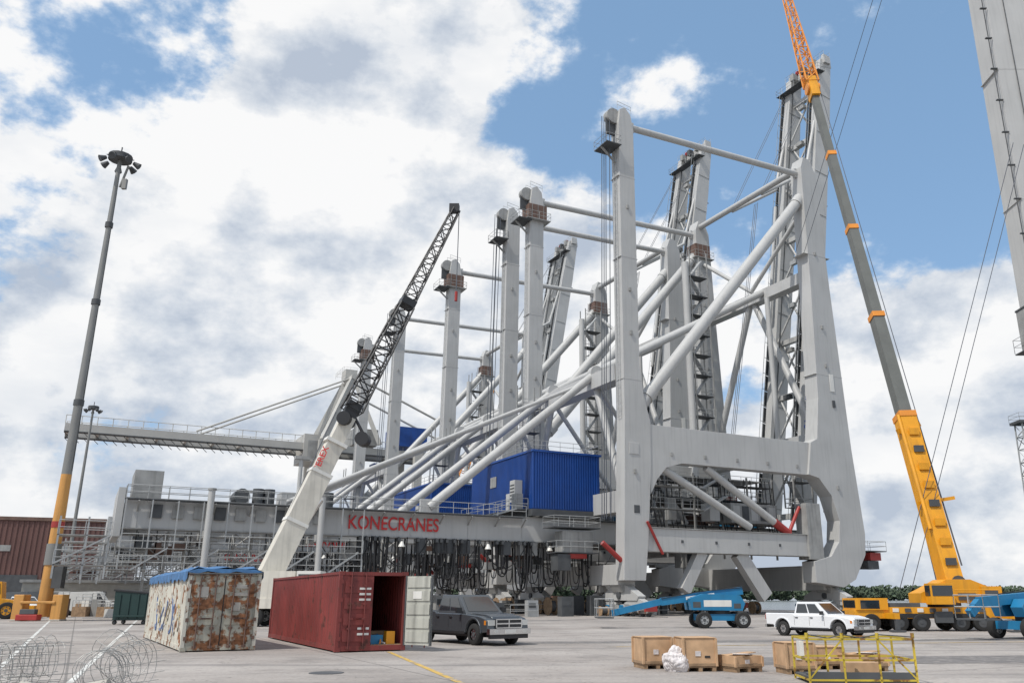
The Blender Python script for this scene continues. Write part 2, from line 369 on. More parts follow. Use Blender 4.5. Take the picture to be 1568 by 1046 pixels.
    for i in range(n): m.box((x0+i*.3+.02,y0,z0+.1),(x0+i*.3+.17,y0+.1,z1-.15),'blue')
    n=int((y1-y0)/.3)
    for i in range(n): m.box((x0,y0+i*.3+.02,z0+.1),(x0+.1,y0+i*.3+.17,z1-.15),'blue')
    m.box((x0-.08,y0-.08,z1-.1),(x1+.08,y1+.08,z1+.12),'blue')
    m.box((x0-.05,y0-.05,z0-.7),(x1+.05,y1+.05,z0-.002),'dark')
    for x in(x0+.5,x1-.9): m.box((x,y0+.1,9.83),(x+.4,y1-.1,z0-.7),'steel2')
    m.railbox(x0+.1,y0+.1,x1-.1,y1-.1,z1+.12,1.0)
    m.box((x0-1.6,y0+.8,z0-.1),(x0-.09,y1-1,z0),'dark'); m.rail((x0-1.6,y0+.8,z0),(x0-1.6,y1-1,z0)); m.rail((x0-1.6,y0+.8,z0),(x0-.1,y0+.8,z0))
    m.box((x0-.9,y0+2.4,z0+.9),(x0-.002,y0+3.6,z0+3.2),'steel')
    for i in range(5): m.box((x0-.92,y0+2.5,z0+1.2+i*.35),(x0-.901,y0+3.5,z0+1.35+i*.35),'dark')
    m.box((x0-.06,y0+5.4,z0+.02),(x0-.01,y0+6.3,z0+2.1),'steel'); m.box((x0-.06,y0+9,z0+3.2),(x0-.01,y0+10.6,z0+4.4),'steel2')
    m.box((x0-1.5,y0+1.0,z0+.02),(x0-.6,y0+1.9,z0+1.6),'steel2')
    m.beam((x0-4,y0+1.2,9.8),(x0-1.4,y0+1.2,z0),.9,.12,'rail'); m.rail((x0-4,y0+.8,9.8),(x0-1.5,y0+.8,z0),1)
    m.finish('machinery_house',E)
    # raised boom
    m=MB()
    H=Vector((32.4,0,11)); T=Vector((45,0,84)); D=(T-H).normalized(); S=Vector((D.z,0,-D.x))
    L=(T-H).length
    for y in(8,14.4):
        c=Vector((0,y,0))
        p=H+c;q=T+c
        def ring(pt,hw,hd): return [pt+Vector((0,-hw,0))-S*hd,pt+Vector((0,hw,0))-S*hd,pt+Vector((0,hw,0))+S*hd,pt+Vector((0,-hw,0))+S*hd]
        vs=ring(p,.6,1.35)+ring(p+D*(L*.86),.6,1.35)+ring(q,.6,1.1)
        m.add(vs,[(0,3,2,1),(8,9,10,11)]+[(r*4+i,r*4+(i+1)%4,r*4+4+(i+1)%4,r*4+4+i) for r in(0,1) for i in range(4)],'steel')
        s=1
        for k in range(0,int(L/2.4)):
            a=p+D*(k*2.4)-S*1.35+Vector((0,s*.6,0))
            m.beam(a,a-S*1.0,.05,.05,'rail'); m.beam(a-S*1.0,a-S*1.0+D*2.4,.05,.05,'rail'); m.beam(a-S*.5,a-S*.5+D*2.4,.04,.04,'rail')
            w1=a+S*.2+Vector((0,s*.45,0))
            m.beam(w1,w1+D*2.3,.75,.06,'dark')
            m.beam(a+S*.2+Vector((0,s*.9,0)),a+S*1.2+Vector((0,s*.9,0)),.05,.05,'rail')
            m.beam(a+S*1.2+Vector((0,s*.9,0)),a+S*1.2+Vector((0,s*.9,0))+D*2.4,.05,.05,'rail')
            if k%6==2: m.beam(p+D*(k*2.4)+S*1.38,p+D*(k*2.4+.2)+S*1.38,1.26,.1,'steel2')
            if k%3==1: m.beam(p+D*(k*2.4)+Vector((0,-.63,0))-S*1.2,p+D*(k*2.4)+Vector((0,-.63,0))+S*1.2,.06,.08,'steel2')
    t=1.0
    while t<L:
        a=H+D*t
        m.beam(a+Vector((0,8.5,0)),a+Vector((0,13.9,0)),.7,.7,'steel')
        if t+8<L:
            m.tube(a+Vector((0,8.6,0)),a+D*8.5+Vector((0,13.8,0)),.16,'steel',6)
            m.tube(a-S*.9+Vector((0,13.8,0)),a-S*.9+D*8.5+Vector((0,8.6,0)),.16,'steel',6)
        t+=8.5
    for o in(9.2,9.6,13.2): m.beam(H+D*2+Vector((0,o,0))-S*1.2,H+D*(L-3)+Vector((0,o,0))-S*1.2,.18,.08,'dark')
    for k in range(9):
        b=H+D*(10+k*7)-S*1.3; m.box((b.x-.3,10.2,b.z),(b.x+.3,11.4,b.z+.6),R.choice(['dark','steel2','rail']))
    a=T
    m.beam(a+Vector((0,7,0)),a+Vector((0,15.6,0)),1.3,1.1,'steel')
    b=T-D*3.0-S*1.0
    m.box((b.x-1.3,6.6,b.z),(b.x+.2,15.9,b.z+.05),'dark'); m.railbox(b.x-1.3,6.6,b.x+.2,15.9,b.z+.05,1.1,'rail',1.3)
    for j,(o,k) in enumerate(((8.8,'steel2'),(11,'dark'),(13.2,'steel2'))): m.box((T.x-1.7,o-.4,T.z-.6),(T.x-.8,o+.4,T.z+.5),k)
    m.rail((T.x-.7,7,T.z+.5),(T.x-.7,15.6,T.z+.5),1.0,'rail',.8); m.rail((T.x+.6,7,T.z+.5),(T.x+.6,15.6,T.z+.5),1.0,'rail',.8)
    for y in(9.6,12.8): m.tube((T.x-.6,y-.15,T.z+.8),(T.x-.6,y+.15,T.z+.8),.42,'red',14)
    for y in(7.6,14.8): m.ext([(T.x-1,T.z-1.2),(T.x+1.1,T.z-1),(T.x+.9,T.z+1.1),(T.x-.3,T.z+1.3)],y-.25,y+.25,'steel')
    for y in(8,14.4):
        m.tube((29.6,W/2+(y-11.2),57),H+D*52+Vector((0,y,0))-S*2.6,.26,'steel',8)
        m.tube(H+D*52+Vector((0,y,0))-S*2.6,H+D*62+Vector((0,y,0))-S*1.3,.26,'steel',8)
        m.tube(H+D*30+Vector((0,y,0))-S*2.2,H+D*49+Vector((0,y,0))-S*2.4,.26,'steel',8)
        for o in(.3,-.3): m.tube((30,y+o,58),T+Vector((-1,y+o,-1)),.04,'rope',4)
    for o in(0,.35,.7): m.tube((29.6,9+o,56),(23,10+o,20),.05,'rope',4)
    m.tube((29.2,1,57.2),(29.2,W-1,57.2),.45,'steel',10)
    m.finish('raised_boom',E)
    # festoon
    m=MB()
    x=-26.0
    while x<-1:
        for y in(6.1,6.45,7.2,16.2):
            dep=R.uniform(2.6,5.2); w=R.uniform(.7,1.6)
            pts=[(x+w*i/8,y,7.3-dep*math.sqrt(max(0,1-(2*i/8-1)**4))) for i in range(9)]
            m.path(pts,R.choice((.045,.06,.085)),'cable',5)
        m.box((x-.12,5.9,6.9),(x+.12,6.6,7.24),'dark')
        if R.random()<.4: m.box((x,6.3,5.9),(x+R.uniform(.6,1.6),6.9,7.2),R.choice(['dark','steel2']))
        x+=R.choice((.45,.6,.8,1.0,1.9))
    for i in range(6):
        x=-30+i*5.4; pts=[(x+5.4*j/10,6.3,7.2-2.6*(1-(2*j/10-1)**2)) for j in range(11)]; m.path(pts,.05,'cable',5)
    for x in(-22,-13,-6): m.tube((x,6.0,6.4),(x,6.0,6.9),.35,'white',10,r2=.12)
    m.finish('festoon_cables',E)
    # bogies
    m=MB()
    for x in(0,28.4):
        for yc in(1.5,W-1.5):
            m.ext([(x-.9,3.0),(x+.9,3.0),(x+.6,2.3),(x-.6,2.3)],yc-1,yc+1,'steel2')
            m.extx([(yc-3.4,1.9),(yc-3.1,1.5),(yc+3.1,1.5),(yc+3.4,1.9),(yc+1,3.0),(yc-1,3.0)],x-.45,x+.45,'steel')
            for s in(-2.6,2.6):
                c=yc+s
                m.extx([(c-1.9,1.25),(c-1.6,.95),(c+1.6,.95),(c+1.9,1.25),(c+.5,1.75),(c-.5,1.75)],x-.35,x+.35,'steel')
                for s2 in(-1.35,1.35):
                    d=c+s2
                    m.extx([(d-.95,.5),(d-.7,.3),(d+.7,.3),(d+.95,.5),(d+.6,1.1),(d-.6,1.1)],x-.4,x+.4,'steel2')
                    for s3 in(-.5,.5): m.tube((x-.12,d+s3,.37),(x+.12,d+s3,.37),.35,'dark',14); m.tube((x-.45,d+s3,.42),(x+.45,d+s3,.42),.16,'brown',8)
                    m.box((x-.9,d-.35,.6),(x-.41,d+.35,1.15),'steel'); m.tube((x-1.2,d,.9),(x-.9,d,.9),.2,'lift',10)
            m.tube((x-.6,yc,2.0),(x+.6,yc,2.0),.35,'dark',12)
            m.box((x-1.1,yc-5.6,.5),(x+.2,yc-5.3,1.2),'red')
        m.box((x-.07,-6,.004),(x+.07,W+6,.03),'dark')
    for y in(-.0,W):
        m.beam((14,y,6.4),(17.5,y,1.8),1.0,1.5,'steel'); m.beam((9,y,6.4),(6.5,y,2.4),.9,1.2,'steel')
    m.finish('travel_bogies',E)
    mw=Matrix.Translation((-27.2,6.43,7.95))@Matrix.Rotation(math.radians(90),4,'X')
    text('KONECRANES',1.75,'redtxt','lettering',E,mw@Matrix.Diagonal((.80,1,1,1)))
    mw=Matrix.Translation((33.9,7.30,23))@Matrix.Rotation(math.radians(90),4,'X')@Matrix.Rotation(math.radians(80),4,'Z')
    text('SAVANNAH',1.35,'bluetxt','boom_lettering',E,mw)
    return E
C1=build_crane()
copy_tree(C1,'ship_to_shore_crane.001',UV(0,30))
copy_tree(C1,'ship_to_shore_crane.002',UV(0,81))

# leg of the neighbouring crane at right edge
E=empty('gantry_crane_leg',(37.2,60,0),0)
m=MB()
m.ext([(0,2),(5,2),(5.6,20),(5.0,70),(.3,70),(0,20)],0,2.6,'steel')
for z in range(8,70,12): m.box((-.02,-.02,z),(5.62,2.62,z+.06),'steel')
m.tube((-.35,0,4),(-.1,0,69),.05,'dark',5)
for z in range(5,69,3): m.box((-.45,-.1,z),(0.1,.1,z+.1),'dark')
m.tube((1.6,-.06,3),(1.6,-.06,69),.04,'dark',5)
m.box((-1.6,-.6,19.5),(-.1,1.5,19.6),'dark'); m.railbox(-1.6,-.6,-.1,1.5,19.6); m.box((-1.3,-.3,19.6),(-.2,1,22.8),'steel2'); m.box((-1.35,-.35,22.8),(-.15,1.05,22.95),'dark')
m.finish('leg_column',E,bevel=.05)
m=MB()
for i in range(4):
    m.wheel((1+i*1.1,1.3,.5),.45,.25,'y','dark','dark')
m.box((-.4,.4,.8),(5.4,2.2,1.99),'steel2'); m.finish('bogie',E)

# ------------------------------------------------------------------ distant crane with lowered boom
E=empty('distant_quay_crane',UV(-2,128),TH)
m=MB()
for y in(0,14):
    for x in(0,24): m.box((x-1,y-.8,0),(x+1,y+.8,38),'lightsteel')
    m.box((0,y-.7,20),(24,y+.7,22),'lightsteel')
    m.beam((0,y,38),(7,y+(3 if y==0 else -3),55),1.2,1.4,'lightsteel'); m.beam((14,y,38),(7,y+(3 if y==0 else -3),55),1.0,1.1,'lightsteel')
    m.tube((8,y,54),(40,y,41),.3,'lightsteel')
for y in(3,11):
    m.box((-54,y-.5,35.7),(34,y+.5,37.4),'lightsteel'); m.box((-54,y-.8,35.5),(34,y+.8,35.69),'dark')
    m.tube((7,y,55),(-28,y,38),.22,'lightsteel'); m.rail((-54,y,37.4),(30,y,37.4),1.8,'lightsteel',3,.08,1)
    for i in range(28): m.beam((-54+i*1.9,y,35.5),(-53+i*1.9,y,34.6),.12,.12,'dark')
for x in range(-54,34,6): m.box((x,3,36),(x+.6,11,37),'lightsteel')
m.box((-4,2,33),(4,12,39.5),'lightsteel'); m.box((-3,1.9,34),(3,1.99,38),'steel2')
m.box((19,2,38.5),(27,12,43.5),'blue'); m.box((14,4,31),(17,8,34),'blue')
m.tube((7,2,55),(7,12,55),.7,'lightsteel'); m.box((5.5,5,55),(8.5,9,57.5),'lightsteel'); m.railbox(4.5,3,9.5,11,56,1.5,'lightsteel')
m.box((8,2,38),(14,12,42),'steel2')
m.finish('crane_structure',E)
E=empty('distant_orange_crane',UV(45,160),TH)
m=MB(); m.lattice((0,0,30),(12,0,66),2.4,1.2,'orange',14,.2,.12); m.box((-6,-4,20),(6,4,32),'lightsteel'); m.box((-4,-3,0),(-2,-1,20),'lightsteel'); m.box((2,-3,0),(4,-1,20),'lightsteel')
m.beam((-4,0,30),(2,0,52),.8,.8,'white'); m.tube((2,0,52),(11,0,64),.15,'white')
m.finish('lattice_boom',E)

# ------------------------------------------------------------------ high-mast lamp
def highmast(name,x,y,h,r0,r1,yel):
    E=empty(name,(x,y,0)); m=MB()
    m.tube((0,0,yel),(0,0,h),r0,'pole',14,r2=r1)
    if yel>1:
        m.tube((0,0,.3),(0,0,yel-3.6),r0*1.35,'mastor',16,r2=r0*1.15); m.tube((0,0,yel-3.6),(0,0,yel),r0*1.15,'mastor',16,r2=r0*1.02)
        m.tube((0,0,yel-4.4),(0,0,yel-3.9),r0*1.25,'red',16)
        m.tube((0,0,4.3),(0,0,6),r0*1.42,'pole',16)
        m.box((r0,-.3,2.5),(r0+.8,.3,4.2),'dark')
    else: m.tube((0,0,0),(0,0,yel),r0*1.2,'mastor',12)
    k=.8 if yel>1 else .6
    m.tube((0,0,h-.6),(0,0,h-.1),1.3*k,'dark',14)
    for i in range(7):
        t=2*math.pi*i/7+.3; c=Vector((math.cos(t)*1.5*k,math.sin(t)*1.5*k,h-.7))
        m.tube((0,0,h-.3),c+Vector((0,0,.3)),.06*k,'dark',5)
        d=Vector((math.cos(t),math.sin(t),-.6)).normalized()
        m.tube(c,c+d*.75*k,.22*k,'dark',8,r2=.42*k)
    m.tube((0,0,h-.1),(0,0,h+1.0*k),.06,'dark',5)
    if yel>1:
        m.tube((.4,0,h-3.4),(.9,0,h-1.2),.12,'pole',6); m.box((.6,-.15,h-3.6),(1.0,.15,h-2.6),'pole')
        for z in(h*.42,h*.64,h*.82): m.tube((0,0,z),(0,0,z+.5),r0*(1.25-z/h*.5),'dark',12)
        m.tube((r0*1.05,0,12),(r1*1.2,0,h-4),.03,'dark',4)
    m.finish('mast_and_floodlights',E)
highmast('high_mast_lamp',-41,70.6,42,.40,.18,11.7)
highmast('high_mast_lamp.001',-73,130,31,.32,.15,.8)
E=empty('lamp_base_guard',(-41,70,0)); m=MB()
for x in(-1.9,1.2): m.box((x,-.5,0),(x+.8,.5,2.0),'mastor'); m.box((x-.05,-.55,0),(x+.85,.55,.12),'concrete')
m.box((-1.1,-1.2,.05),(.6,-.5,.5),'red'); m.box((-.9,-1.1,.5),(.3,-.6,.9),'dark'); m.box((-1.3,-.6,1.3),(1.5,-.5,1.5),'mastor')
m.finish('guard_blocks',E,bevel=.05)

# ------------------------------------------------------------------ containers
def container(name,loc,rot,side,end,openend=False,tarp=False):
    E=empty(name,loc,rot); m=MB(); Wd=2.44;Ln=12.19;H=2.6
    for x in(0,Wd-.12):
        for y in(0,Ln-.16): m.box((x,y,.02),(x+.12,y+.16,H),side)
    for x in(-.004,Wd-.174):
        for y in(-.004,Ln-.174):
            for z in(.0,H-.12): m.box((x,y,z),(x+.178,y+.178,z+.124),side if not tarp else 'crust')
    for x in(.002,Wd-.062): m.box((x,.16,.03),(x+.06,Ln-.16,.19),side); m.box((x,.16,H-.1),(x+.06,Ln-.16,H-.01),side)
    m.box((.12,.02,.02),(Wd-.12,.12,.18),end); m.box((.12,.02,H-.13),(Wd-.12,.14,H-.01),end)
    m.box((.06,.1,.12),(Wd-.06,Ln-.1,.2),'woodd')
    for x,sg in((.02,1),(Wd-.02,-1)):
        pts=[];y=.16
        while y<Ln-.16:
            pts+=[(x,y),(x,min(y+.075,Ln-.16)),(x+sg*.038,min(y+.145,Ln-.16)),(x+sg*.038,min(y+.215,Ln-.16))]; y+=.285
        vs=[];n=len(pts)
        for z in(.19,H-.1): vs+=[(a,b,z) for a,b in pts]
        m.add(vs,[(i,i+1,n+i+1,n+i) for i in range(n-1)],side)
    m.box((.08,Ln-.1,.15),(Wd-.08,Ln-.05,H-.1),side)
    if not tarp: m.box((.05,.1,H-.06),(Wd-.05,Ln-.1,H-.02),side)
    def door(mm,x0,x1,k,yy,kb):
        mm.box((x0,yy,.18),(x1,yy+.05,H-.14),k)
        nb=4; hh=(H-.5)/nb
        for i in range(nb):
            z=.28+i*hh+.04
            mm.box((x0+.1,yy-.03,z),(x1-.1,yy-.001,z+hh-.16),k)
        for f in(.28,.74):
            xx=x0+(x1-x0)*f
            mm.tube((xx,yy-.07,.08),(xx,yy-.07,H-.04),.024,kb,8)
            for z in(.1,.7,1.5,2.1,H-.12): mm.box((xx-.07,yy-.08,z),(xx+.07,yy-.031,z+.07),kb)
            mm.beam((xx,yy-.1,1.05),(xx+(.4 if f<.5 else -.4),yy-.1,1.05),.03,.05,kb)
        for z in(.35,.95,1.6,2.2):
            xx=(x0-.06) if x0<.5 else (x1-.04)
            mm.box((xx,yy-.04,z),(xx+.1,yy-.001,z+.12),kb)
        mm.box((x0-.012,yy-.012,.18),(x0+.012,yy-.0015,H-.14),'black')
    door(m,.12,1.21,end,.03,'brown' if tarp else end)
    if not openend: door(m,1.23,Wd-.12,end,.03,'brown')
    if not openend:
        for xx,z,w,h in((.35,1.75,.35,.35),(1.6,2.05,.45,.12),(1.55,1.8,.5,.1),(1.5,1.3,.3,.28)):
            m.box((xx,-.012,z),(xx+w,-.004,z+h),'concrete')
    else:
        for z in(2.0,1.82,1.64,.7,.52): m.box((.72,-.012,z),(1.12,-.004,z+.07),'white')
    m.finish('box_shell',E)
    if openend:
        d=MB()
        d.box((0,0,.18),(1.1,.05,H-.14),'cdoor')
        for i in range(5): d.box((.08,-.03,.28+i*.45),(1.02,-.001,.28+i*.45+.33),'cdoor')
        d.box((.0,-.02,.16),(.05,.07,H-.12),'dark'); d.box((1.05,-.03,.16),(1.1,.08,H-.12),'dark')
        for f in(.3,.8): d.tube((f,.1,.1),(f,.1,H-.05),.022,'cred',8)
        d.box((.35,-.045,1.7),(.7,-.032,1.95),'white')
        o=d.finish('open_door',E,(Wd-.08,-.02,0)); o.rotation_euler=(0,0,math.radians(-52))
        g=MB()
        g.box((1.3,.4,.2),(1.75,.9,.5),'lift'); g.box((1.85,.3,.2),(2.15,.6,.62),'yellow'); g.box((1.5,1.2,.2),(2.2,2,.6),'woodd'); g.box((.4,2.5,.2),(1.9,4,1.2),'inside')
        for i in range(14):
            a=(R.uniform(1.2,2.0),R.uniform(.15,1.2),.24); g.tube(a,(a[0]+R.uniform(-.4,.4),a[1]+R.uniform(.2,.7),R.uniform(.25,.6)),.03,R.choice(['orange','dark','lift','white']),6)
        g.finish('tools_and_parts',E)
    if tarp:
        t=MB(); nx,ny=8,40; vs=[]
        for j in range(ny+1):
            for i in range(nx+1):
                x=-.04+(Wd+.08)*i/nx; y=-.03+(Ln+.06)*j/ny
                e=min(i,nx-i)
                z=H+.02+(.10+.05*math.sin(j*1.3)+.03*math.sin(i*2+j))*(1 if e>0 else 0)+R.uniform(-.02,.02)
                if e==0: z=H+.01
                vs.append((x,y,z))
        t.add(vs,[(j*(nx+1)+i,j*(nx+1)+i+1,(j+1)*(nx+1)+i+1,(j+1)*(nx+1)+i) for j in range(ny) for i in range(nx)],'tarp',True)
        for sx,k in((-.045,0),(Wd+.045,1)):
            vs=[]
            for j in range(ny+1):
                y=-.03+(Ln+.06)*j/ny; dz=.14+.14*abs(math.sin(j*.9))+R.uniform(0,.08)
                vs+=[(sx,y,H+.012),(sx+(-.01 if k==0 else .01),y,H-dz)]
            t.add(vs,[(2*j,2*j+2,2*j+3,2*j+1) for j in range(ny)],'tarp',True)
        vs=[]
        for i in range(nx+1):
            x=-.04+(Wd+.08)*i/nx; vs+=[(x,-.035,H+.1 if 0<i<nx else H+.01),(x,-.05,H-.02-.05*math.sin(i*2.1))]
        t.add(vs,[(2*i,2*i+2,2*i+3,2*i+1) for i in range(nx)],'tarp',True)
        t.tube((0,-.1,H-.08),(Wd,-.1,H-.04),.025,'dark',6)
        t.finish('tarpaulin_cover',E)
        g=MB()
        def stroke(pts,w,k):
            for a,b in zip(pts[:-1],pts[1:]): g.beam((.012,a[0],a[1]),(.012,b[0],b[1]),.03,w,k)
        for s in range(8):
            y=1.6+s*.95; h=R.uniform(.8,1.4)
            pts=[(y+.42*math.sin(t*1.3+s),.5+h*.5+h*.5*math.sin(t*.9+s*2)) for t in [i*.4 for i in range(12)]]
            stroke(pts,R.uniform(.06,.15),'graf' if s%3 else 'grafy')
        g.finish('graffiti',E)
    return E
container('shipping_container',(-12.5,29.8,0.02),math.radians(30.3),'cwhite','crust',False,True)
container('shipping_container.001',(-7.25,29.6,0.02),math.radians(28),'cred','cred',True,False)

# ------------------------------------------------------------------ pickups
def arc(cx,cz,r,n=10): return [(cx+r*math.cos(math.pi*i/n),cz+r*math.sin(math.pi*i/n)) for i in range(n+1)]
def pickup(name,loc,rot,paint,sc=1):
    E=empty(name,loc,rot,sc); b=MB()
    fx,rx=1.85,-1.75
    bot=[(x,z) for x,z in arc(fx,.46,.5)]+[(x,z) for x,z in arc(rx,.46,.5)]+[(-2.4,.6)]
    # shoulders slightly narrower than the sills, hood with a raised centre
    prof=[(-2.85,.62),(-2.9,1.18),(-2.86,1.25),(-1.0,1.25),(-.95,1.17),(.95,1.15),(1.2,1.14),(2.2,1.08),(2.6,1.0),(2.78,.9),(2.82,.5)]
    b.ext(prof+bot,-.98,.98,paint)
    b.finish('body',E,bevel=.09,seg=4)
    c=MB()
    c.ext([(1.1,1.0),(1.12,1.2),(2.2,1.145),(2.62,1.06),(2.7,.95)],-.66,.66,paint)
    for s in(-1,1):
        for w in(fx,rx):
            o=arc(w,.46,.58,12); i_=arc(w,.46,.5,12)
            for k in range(12):
                y0,y1=(s*.97,s*1.02) if s>0 else (s*1.02,s*.97)
                (xa,za),(xb,zb),(xc,zc),(xd,zd)=o[k],o[k+1],i_[k+1],i_[k]
                c.add([(xa,y0,za),(xb,y0,zb),(xc,y0,zc),(xd,y0,zd),(xa,y1,za),(xb,y1,zb),(xc,y1,zc),(xd,y1,zd)],[(0,1,2,3),(4,5,6,7),(0,1,5,4),(2,3,7,6)],paint)
    zl,zh=1.13,1.87
    v=[(1.25,-.90,zl),(1.25,.90,zl),(-1.0,.90,zl),(-1.0,-.90,zl),(.42,-.72,zh),(.42,.72,zh),(-.85,.72,zh),(-.85,-.72,zh)]
    c.add(v,[(0,1,5,4),(1,2,6,5),(2,3,7,6),(3,0,4,7),(4,5,6,7),(0,3,2,1)],paint)
    c.finish('cab_and_hood',E,bevel=.05,seg=3)
    g=MB()
    V=[Vector(x) for x in v]
    def pane(a,b_,c_,d,u0,u1,w0,w1,off=.012,k='glass'):
        n=(b_-a).cross(d-a).normalized(); cen=Vector((.1,0,1.5))
        if n.dot((a+c_)/2-cen)<0: n=-n
        f=lambda u,w:(a.lerp(b_,u)).lerp(d.lerp(c_,u),w)+n*off
        g.quad(f(u0,w0),f(u1,w0),f(u1,w1),f(u0,w1),k)
    pane(V[0],V[1],V[5],V[4],.08,.92,.14,.88)
    pane(V[2],V[3],V[7],V[6],.12,.88,.2,.85)
    for a,b_,c_,d in((V[3],V[0],V[4],V[7]),(V[2],V[1],V[5],V[6])):
        pane(a,b_,c_,d,.06,.44,.18,.84); pane(a,b_,c_,d,.48,.86,.18,.84)
    for s in(-1,1):
        for x in(-.93,.05,1.0): g.box((x,s*.982-.002,.6),(x+.015,s*.982+.002,1.1),'black')
        g.box((.12,s*1.0-.02,1.0),(.3,s*1.0+.02,1.04),'black'); g.box((-.85,s*1.0-.02,1.0),(-.67,s*1.0+.02,1.04),'black')
        g.box((-1.2,s*.955-.06,.4),(1.3,s*.955+.06,.48),'black')
        g.box((.88,min(s*.96,s*1.2),1.18),(1.0,max(s*.96,s*1.2),1.38),'black')
        for w in(fx,rx): g.wheel((w,s*.85,.4),.4,.27,'y','chrome'); g.box((w-.5,min(s*.4,s*.70),.3),(w+.5,max(s*.4,s*.70),.88),'black')
        g.box((2.7,min(s*.64,s*.93),.74),(2.84,max(s*.64,s*.93),.94),'lamp'); g.box((2.6,min(s*.93,s*.987),.76),(2.72,max(s*.93,s*.987),.92),'amber')
        g.box((-2.925,min(s*.8,s*.97),.9),(-2.89,max(s*.8,s*.97),1.2),'red')
    g.box((2.7,-.60,.64),(2.86,.60,.97),'black'); g.box((2.86,-.62,.94),(2.89,.62,.98),'chrome'); g.box((2.86,-.6,.78),(2.885,.6,.83),'chrome'); g.box((2.86,-.6,.635),(2.885,.6,.67),'chrome')
    for y in(-.62,.57,-.03): g.box((2.86,y,.67),(2.884,y+.05,.94),'chrome')
    g.box((2.78,-.97,.42),(2.98,.97,.62),'chrome'); g.box((2.78,-.9,.26),(2.9,.9,.415),'black'); g.box((2.981,-.25,.46),(2.99,.25,.58),'white')
    for y in(-.75,.6): g.box((2.981,y,.47),(2.99,y+.16,.58),'lamp')
    g.box((-3.0,-.95,.45),(-2.86,.95,.62),'chrome')
    g.box((-2.75,-.85,1.252),(-1.1,.85,1.258),'black')
    g.box((-2.4,-.7,.3),(2.5,.7,.5),'black')
    g.finish('trim_wheels_glass',E)
    return E
a=math.atan2(-.879,.5)
pickup('pickup_truck',(-3.45,36.2,0),a+.16,'graypaint')
pickup('pickup_truck.001',(12.8,42.2,0),math.radians(-50),'wpaint',.84)

# ------------------------------------------------------------------ white mobile crane (lattice extension)
E=empty('mobile_crane_white',(0,0,0)); m=MB()
p=Vector((-18.6,57,3.2)); e=Vector((-14.75,59.2,14.2)); t=Vector((-8.0,63,32.5))
m.beam(p,p.lerp(e,.62),1.3,1.45,'whited'); m.beam(p.lerp(e,.60),p.lerp(e,.82),1.08,1.22,'whited'); m.beam(p.lerp(e,.8),e,.9,1.0,'whited')
for f in(.3,.61,.81): m.beam(p.lerp(e,f),p.lerp(e,f+.02),1.4,1.56,'white')
m.beam(e,e.lerp(t,.06),.8,1.0,'black'); m.tube(e+Vector((-.1,-.9,-.2)),e+Vector((-.1,.9,-.2)),.5,'black',14)
m.tube(e+Vector((1.2,-.5,-1.6)),e+Vector((1.2,.5,-1.6)),.5,'black',14)
m.tube(e+Vector((.5,0,0)),e+Vector((1.2,0,-1.2)),.12,'black',6)
mid=e.lerp(t,.5)
m.lattice(e.lerp(t,.03),mid,1.35,1.1,'black',9,.08,.05); m.lattice(mid,t,1.0,.6,'black',11,.06,.04)
m.beam(mid,e.lerp(t,.53),1.15,1.15,'black')
m.box((t.x-.5,t.y-.3,t.z-.2),(t.x+.3,t.y+.3,t.z+.5),'black'); m.tube(t+Vector((.3,0,0)),t+Vector((.3,0,-7.2)),.035,'rope',5)
m.tube(t+Vector((.3,0,-7.2)),t+Vector((.3,0,-8)),.12,'red',8)
m.tube(p.lerp(e,.05)+Vector((.6,0,.6)),p.lerp(e,.5)+Vector((.75,0,-.5)),.2,'chrome',10)
m.tube(p+Vector((-.3,0,1)),e+Vector((-.9,0,.4)),.04,'rope',5)
m.box((-21.5,55.5,1.1),(-12,58.2,1.7),'whited'); m.box((-20.5,55.6,1.7),(-16.5,58.3,3.4),'whited'); m.box((-22,55.8,1.9),(-20.2,58,3.1),'dark')
m.box((-16.3,55.3,1.8),(-14.8,56.6,3.4),'white'); m.box((-16.2,55.28,2.4),(-14.9,55.298,3.2),'glass')
m.box((-13.4,55.6,1.2),(-11.4,58.1,2.7),'white')
for x in(-20.4,-18.9,-13.9,-12.4):
    for y in(55.7,58): m.wheel((x,y,.6),.6,.4)
m.finish('carrier_and_boom',E)
d=(e-p).normalized()
mw=Matrix.Translation(p.lerp(e,.64)+Vector((0,-.72,-.2)))@Matrix.Rotation(math.radians(90),4,'X')@Matrix.Rotation(math.atan2(d.z,d.x),4,'Z')
text('TEREX',.62,'redtxt','boom_lettering',E,mw)

# ------------------------------------------------------------------ yellow mobile crane
E=empty('mobile_crane_yellow',(0,0,0)); m=MB()
b0=Vector((22.75,49.4,2.5)); tip=Vector((21.25,63,53.8))
pt=lambda f:b0.lerp(tip,f)
m.beam(pt(0),pt(.20),1.0,1.15,'yellow')
for f0,f1,w in((.20,.345,.74),(.345,.49,.66),(.49,.63,.58),(.63,.755,.50)): m.beam(pt(f0),pt(f1),w,w*1.12,'boomgrey')
for f,w in((.196,1.08),(.34,.84),(.485,.74),(.625,.65),(.75,.58)): m.beam(pt(f),pt(f+.007),w,w*1.15,'orange')
m.beam(pt(.75),pt(.79),.7,1.0,'yellow'); m.tube(pt(.77)+Vector((-.5,0,0)),pt(.77)+Vector((.5,0,0)),.5,'orange',12)
m.lattice(pt(.78),pt(.92),1.0,.7,'orange',7,.07,.045); m.lattice(pt(.92),pt(1.06),.7,.45,'orange',7,.06,.035)
m.beam(pt(.18)+Vector((-.7,0,0)),pt(.19)+Vector((.8,0,0)),.3,.3,'yellow'); m.beam(pt(.09)+Vector((-.8,-.2,0)),pt(.095)+Vector((1.5,-.2,.1)),.2,.2,'yellow')
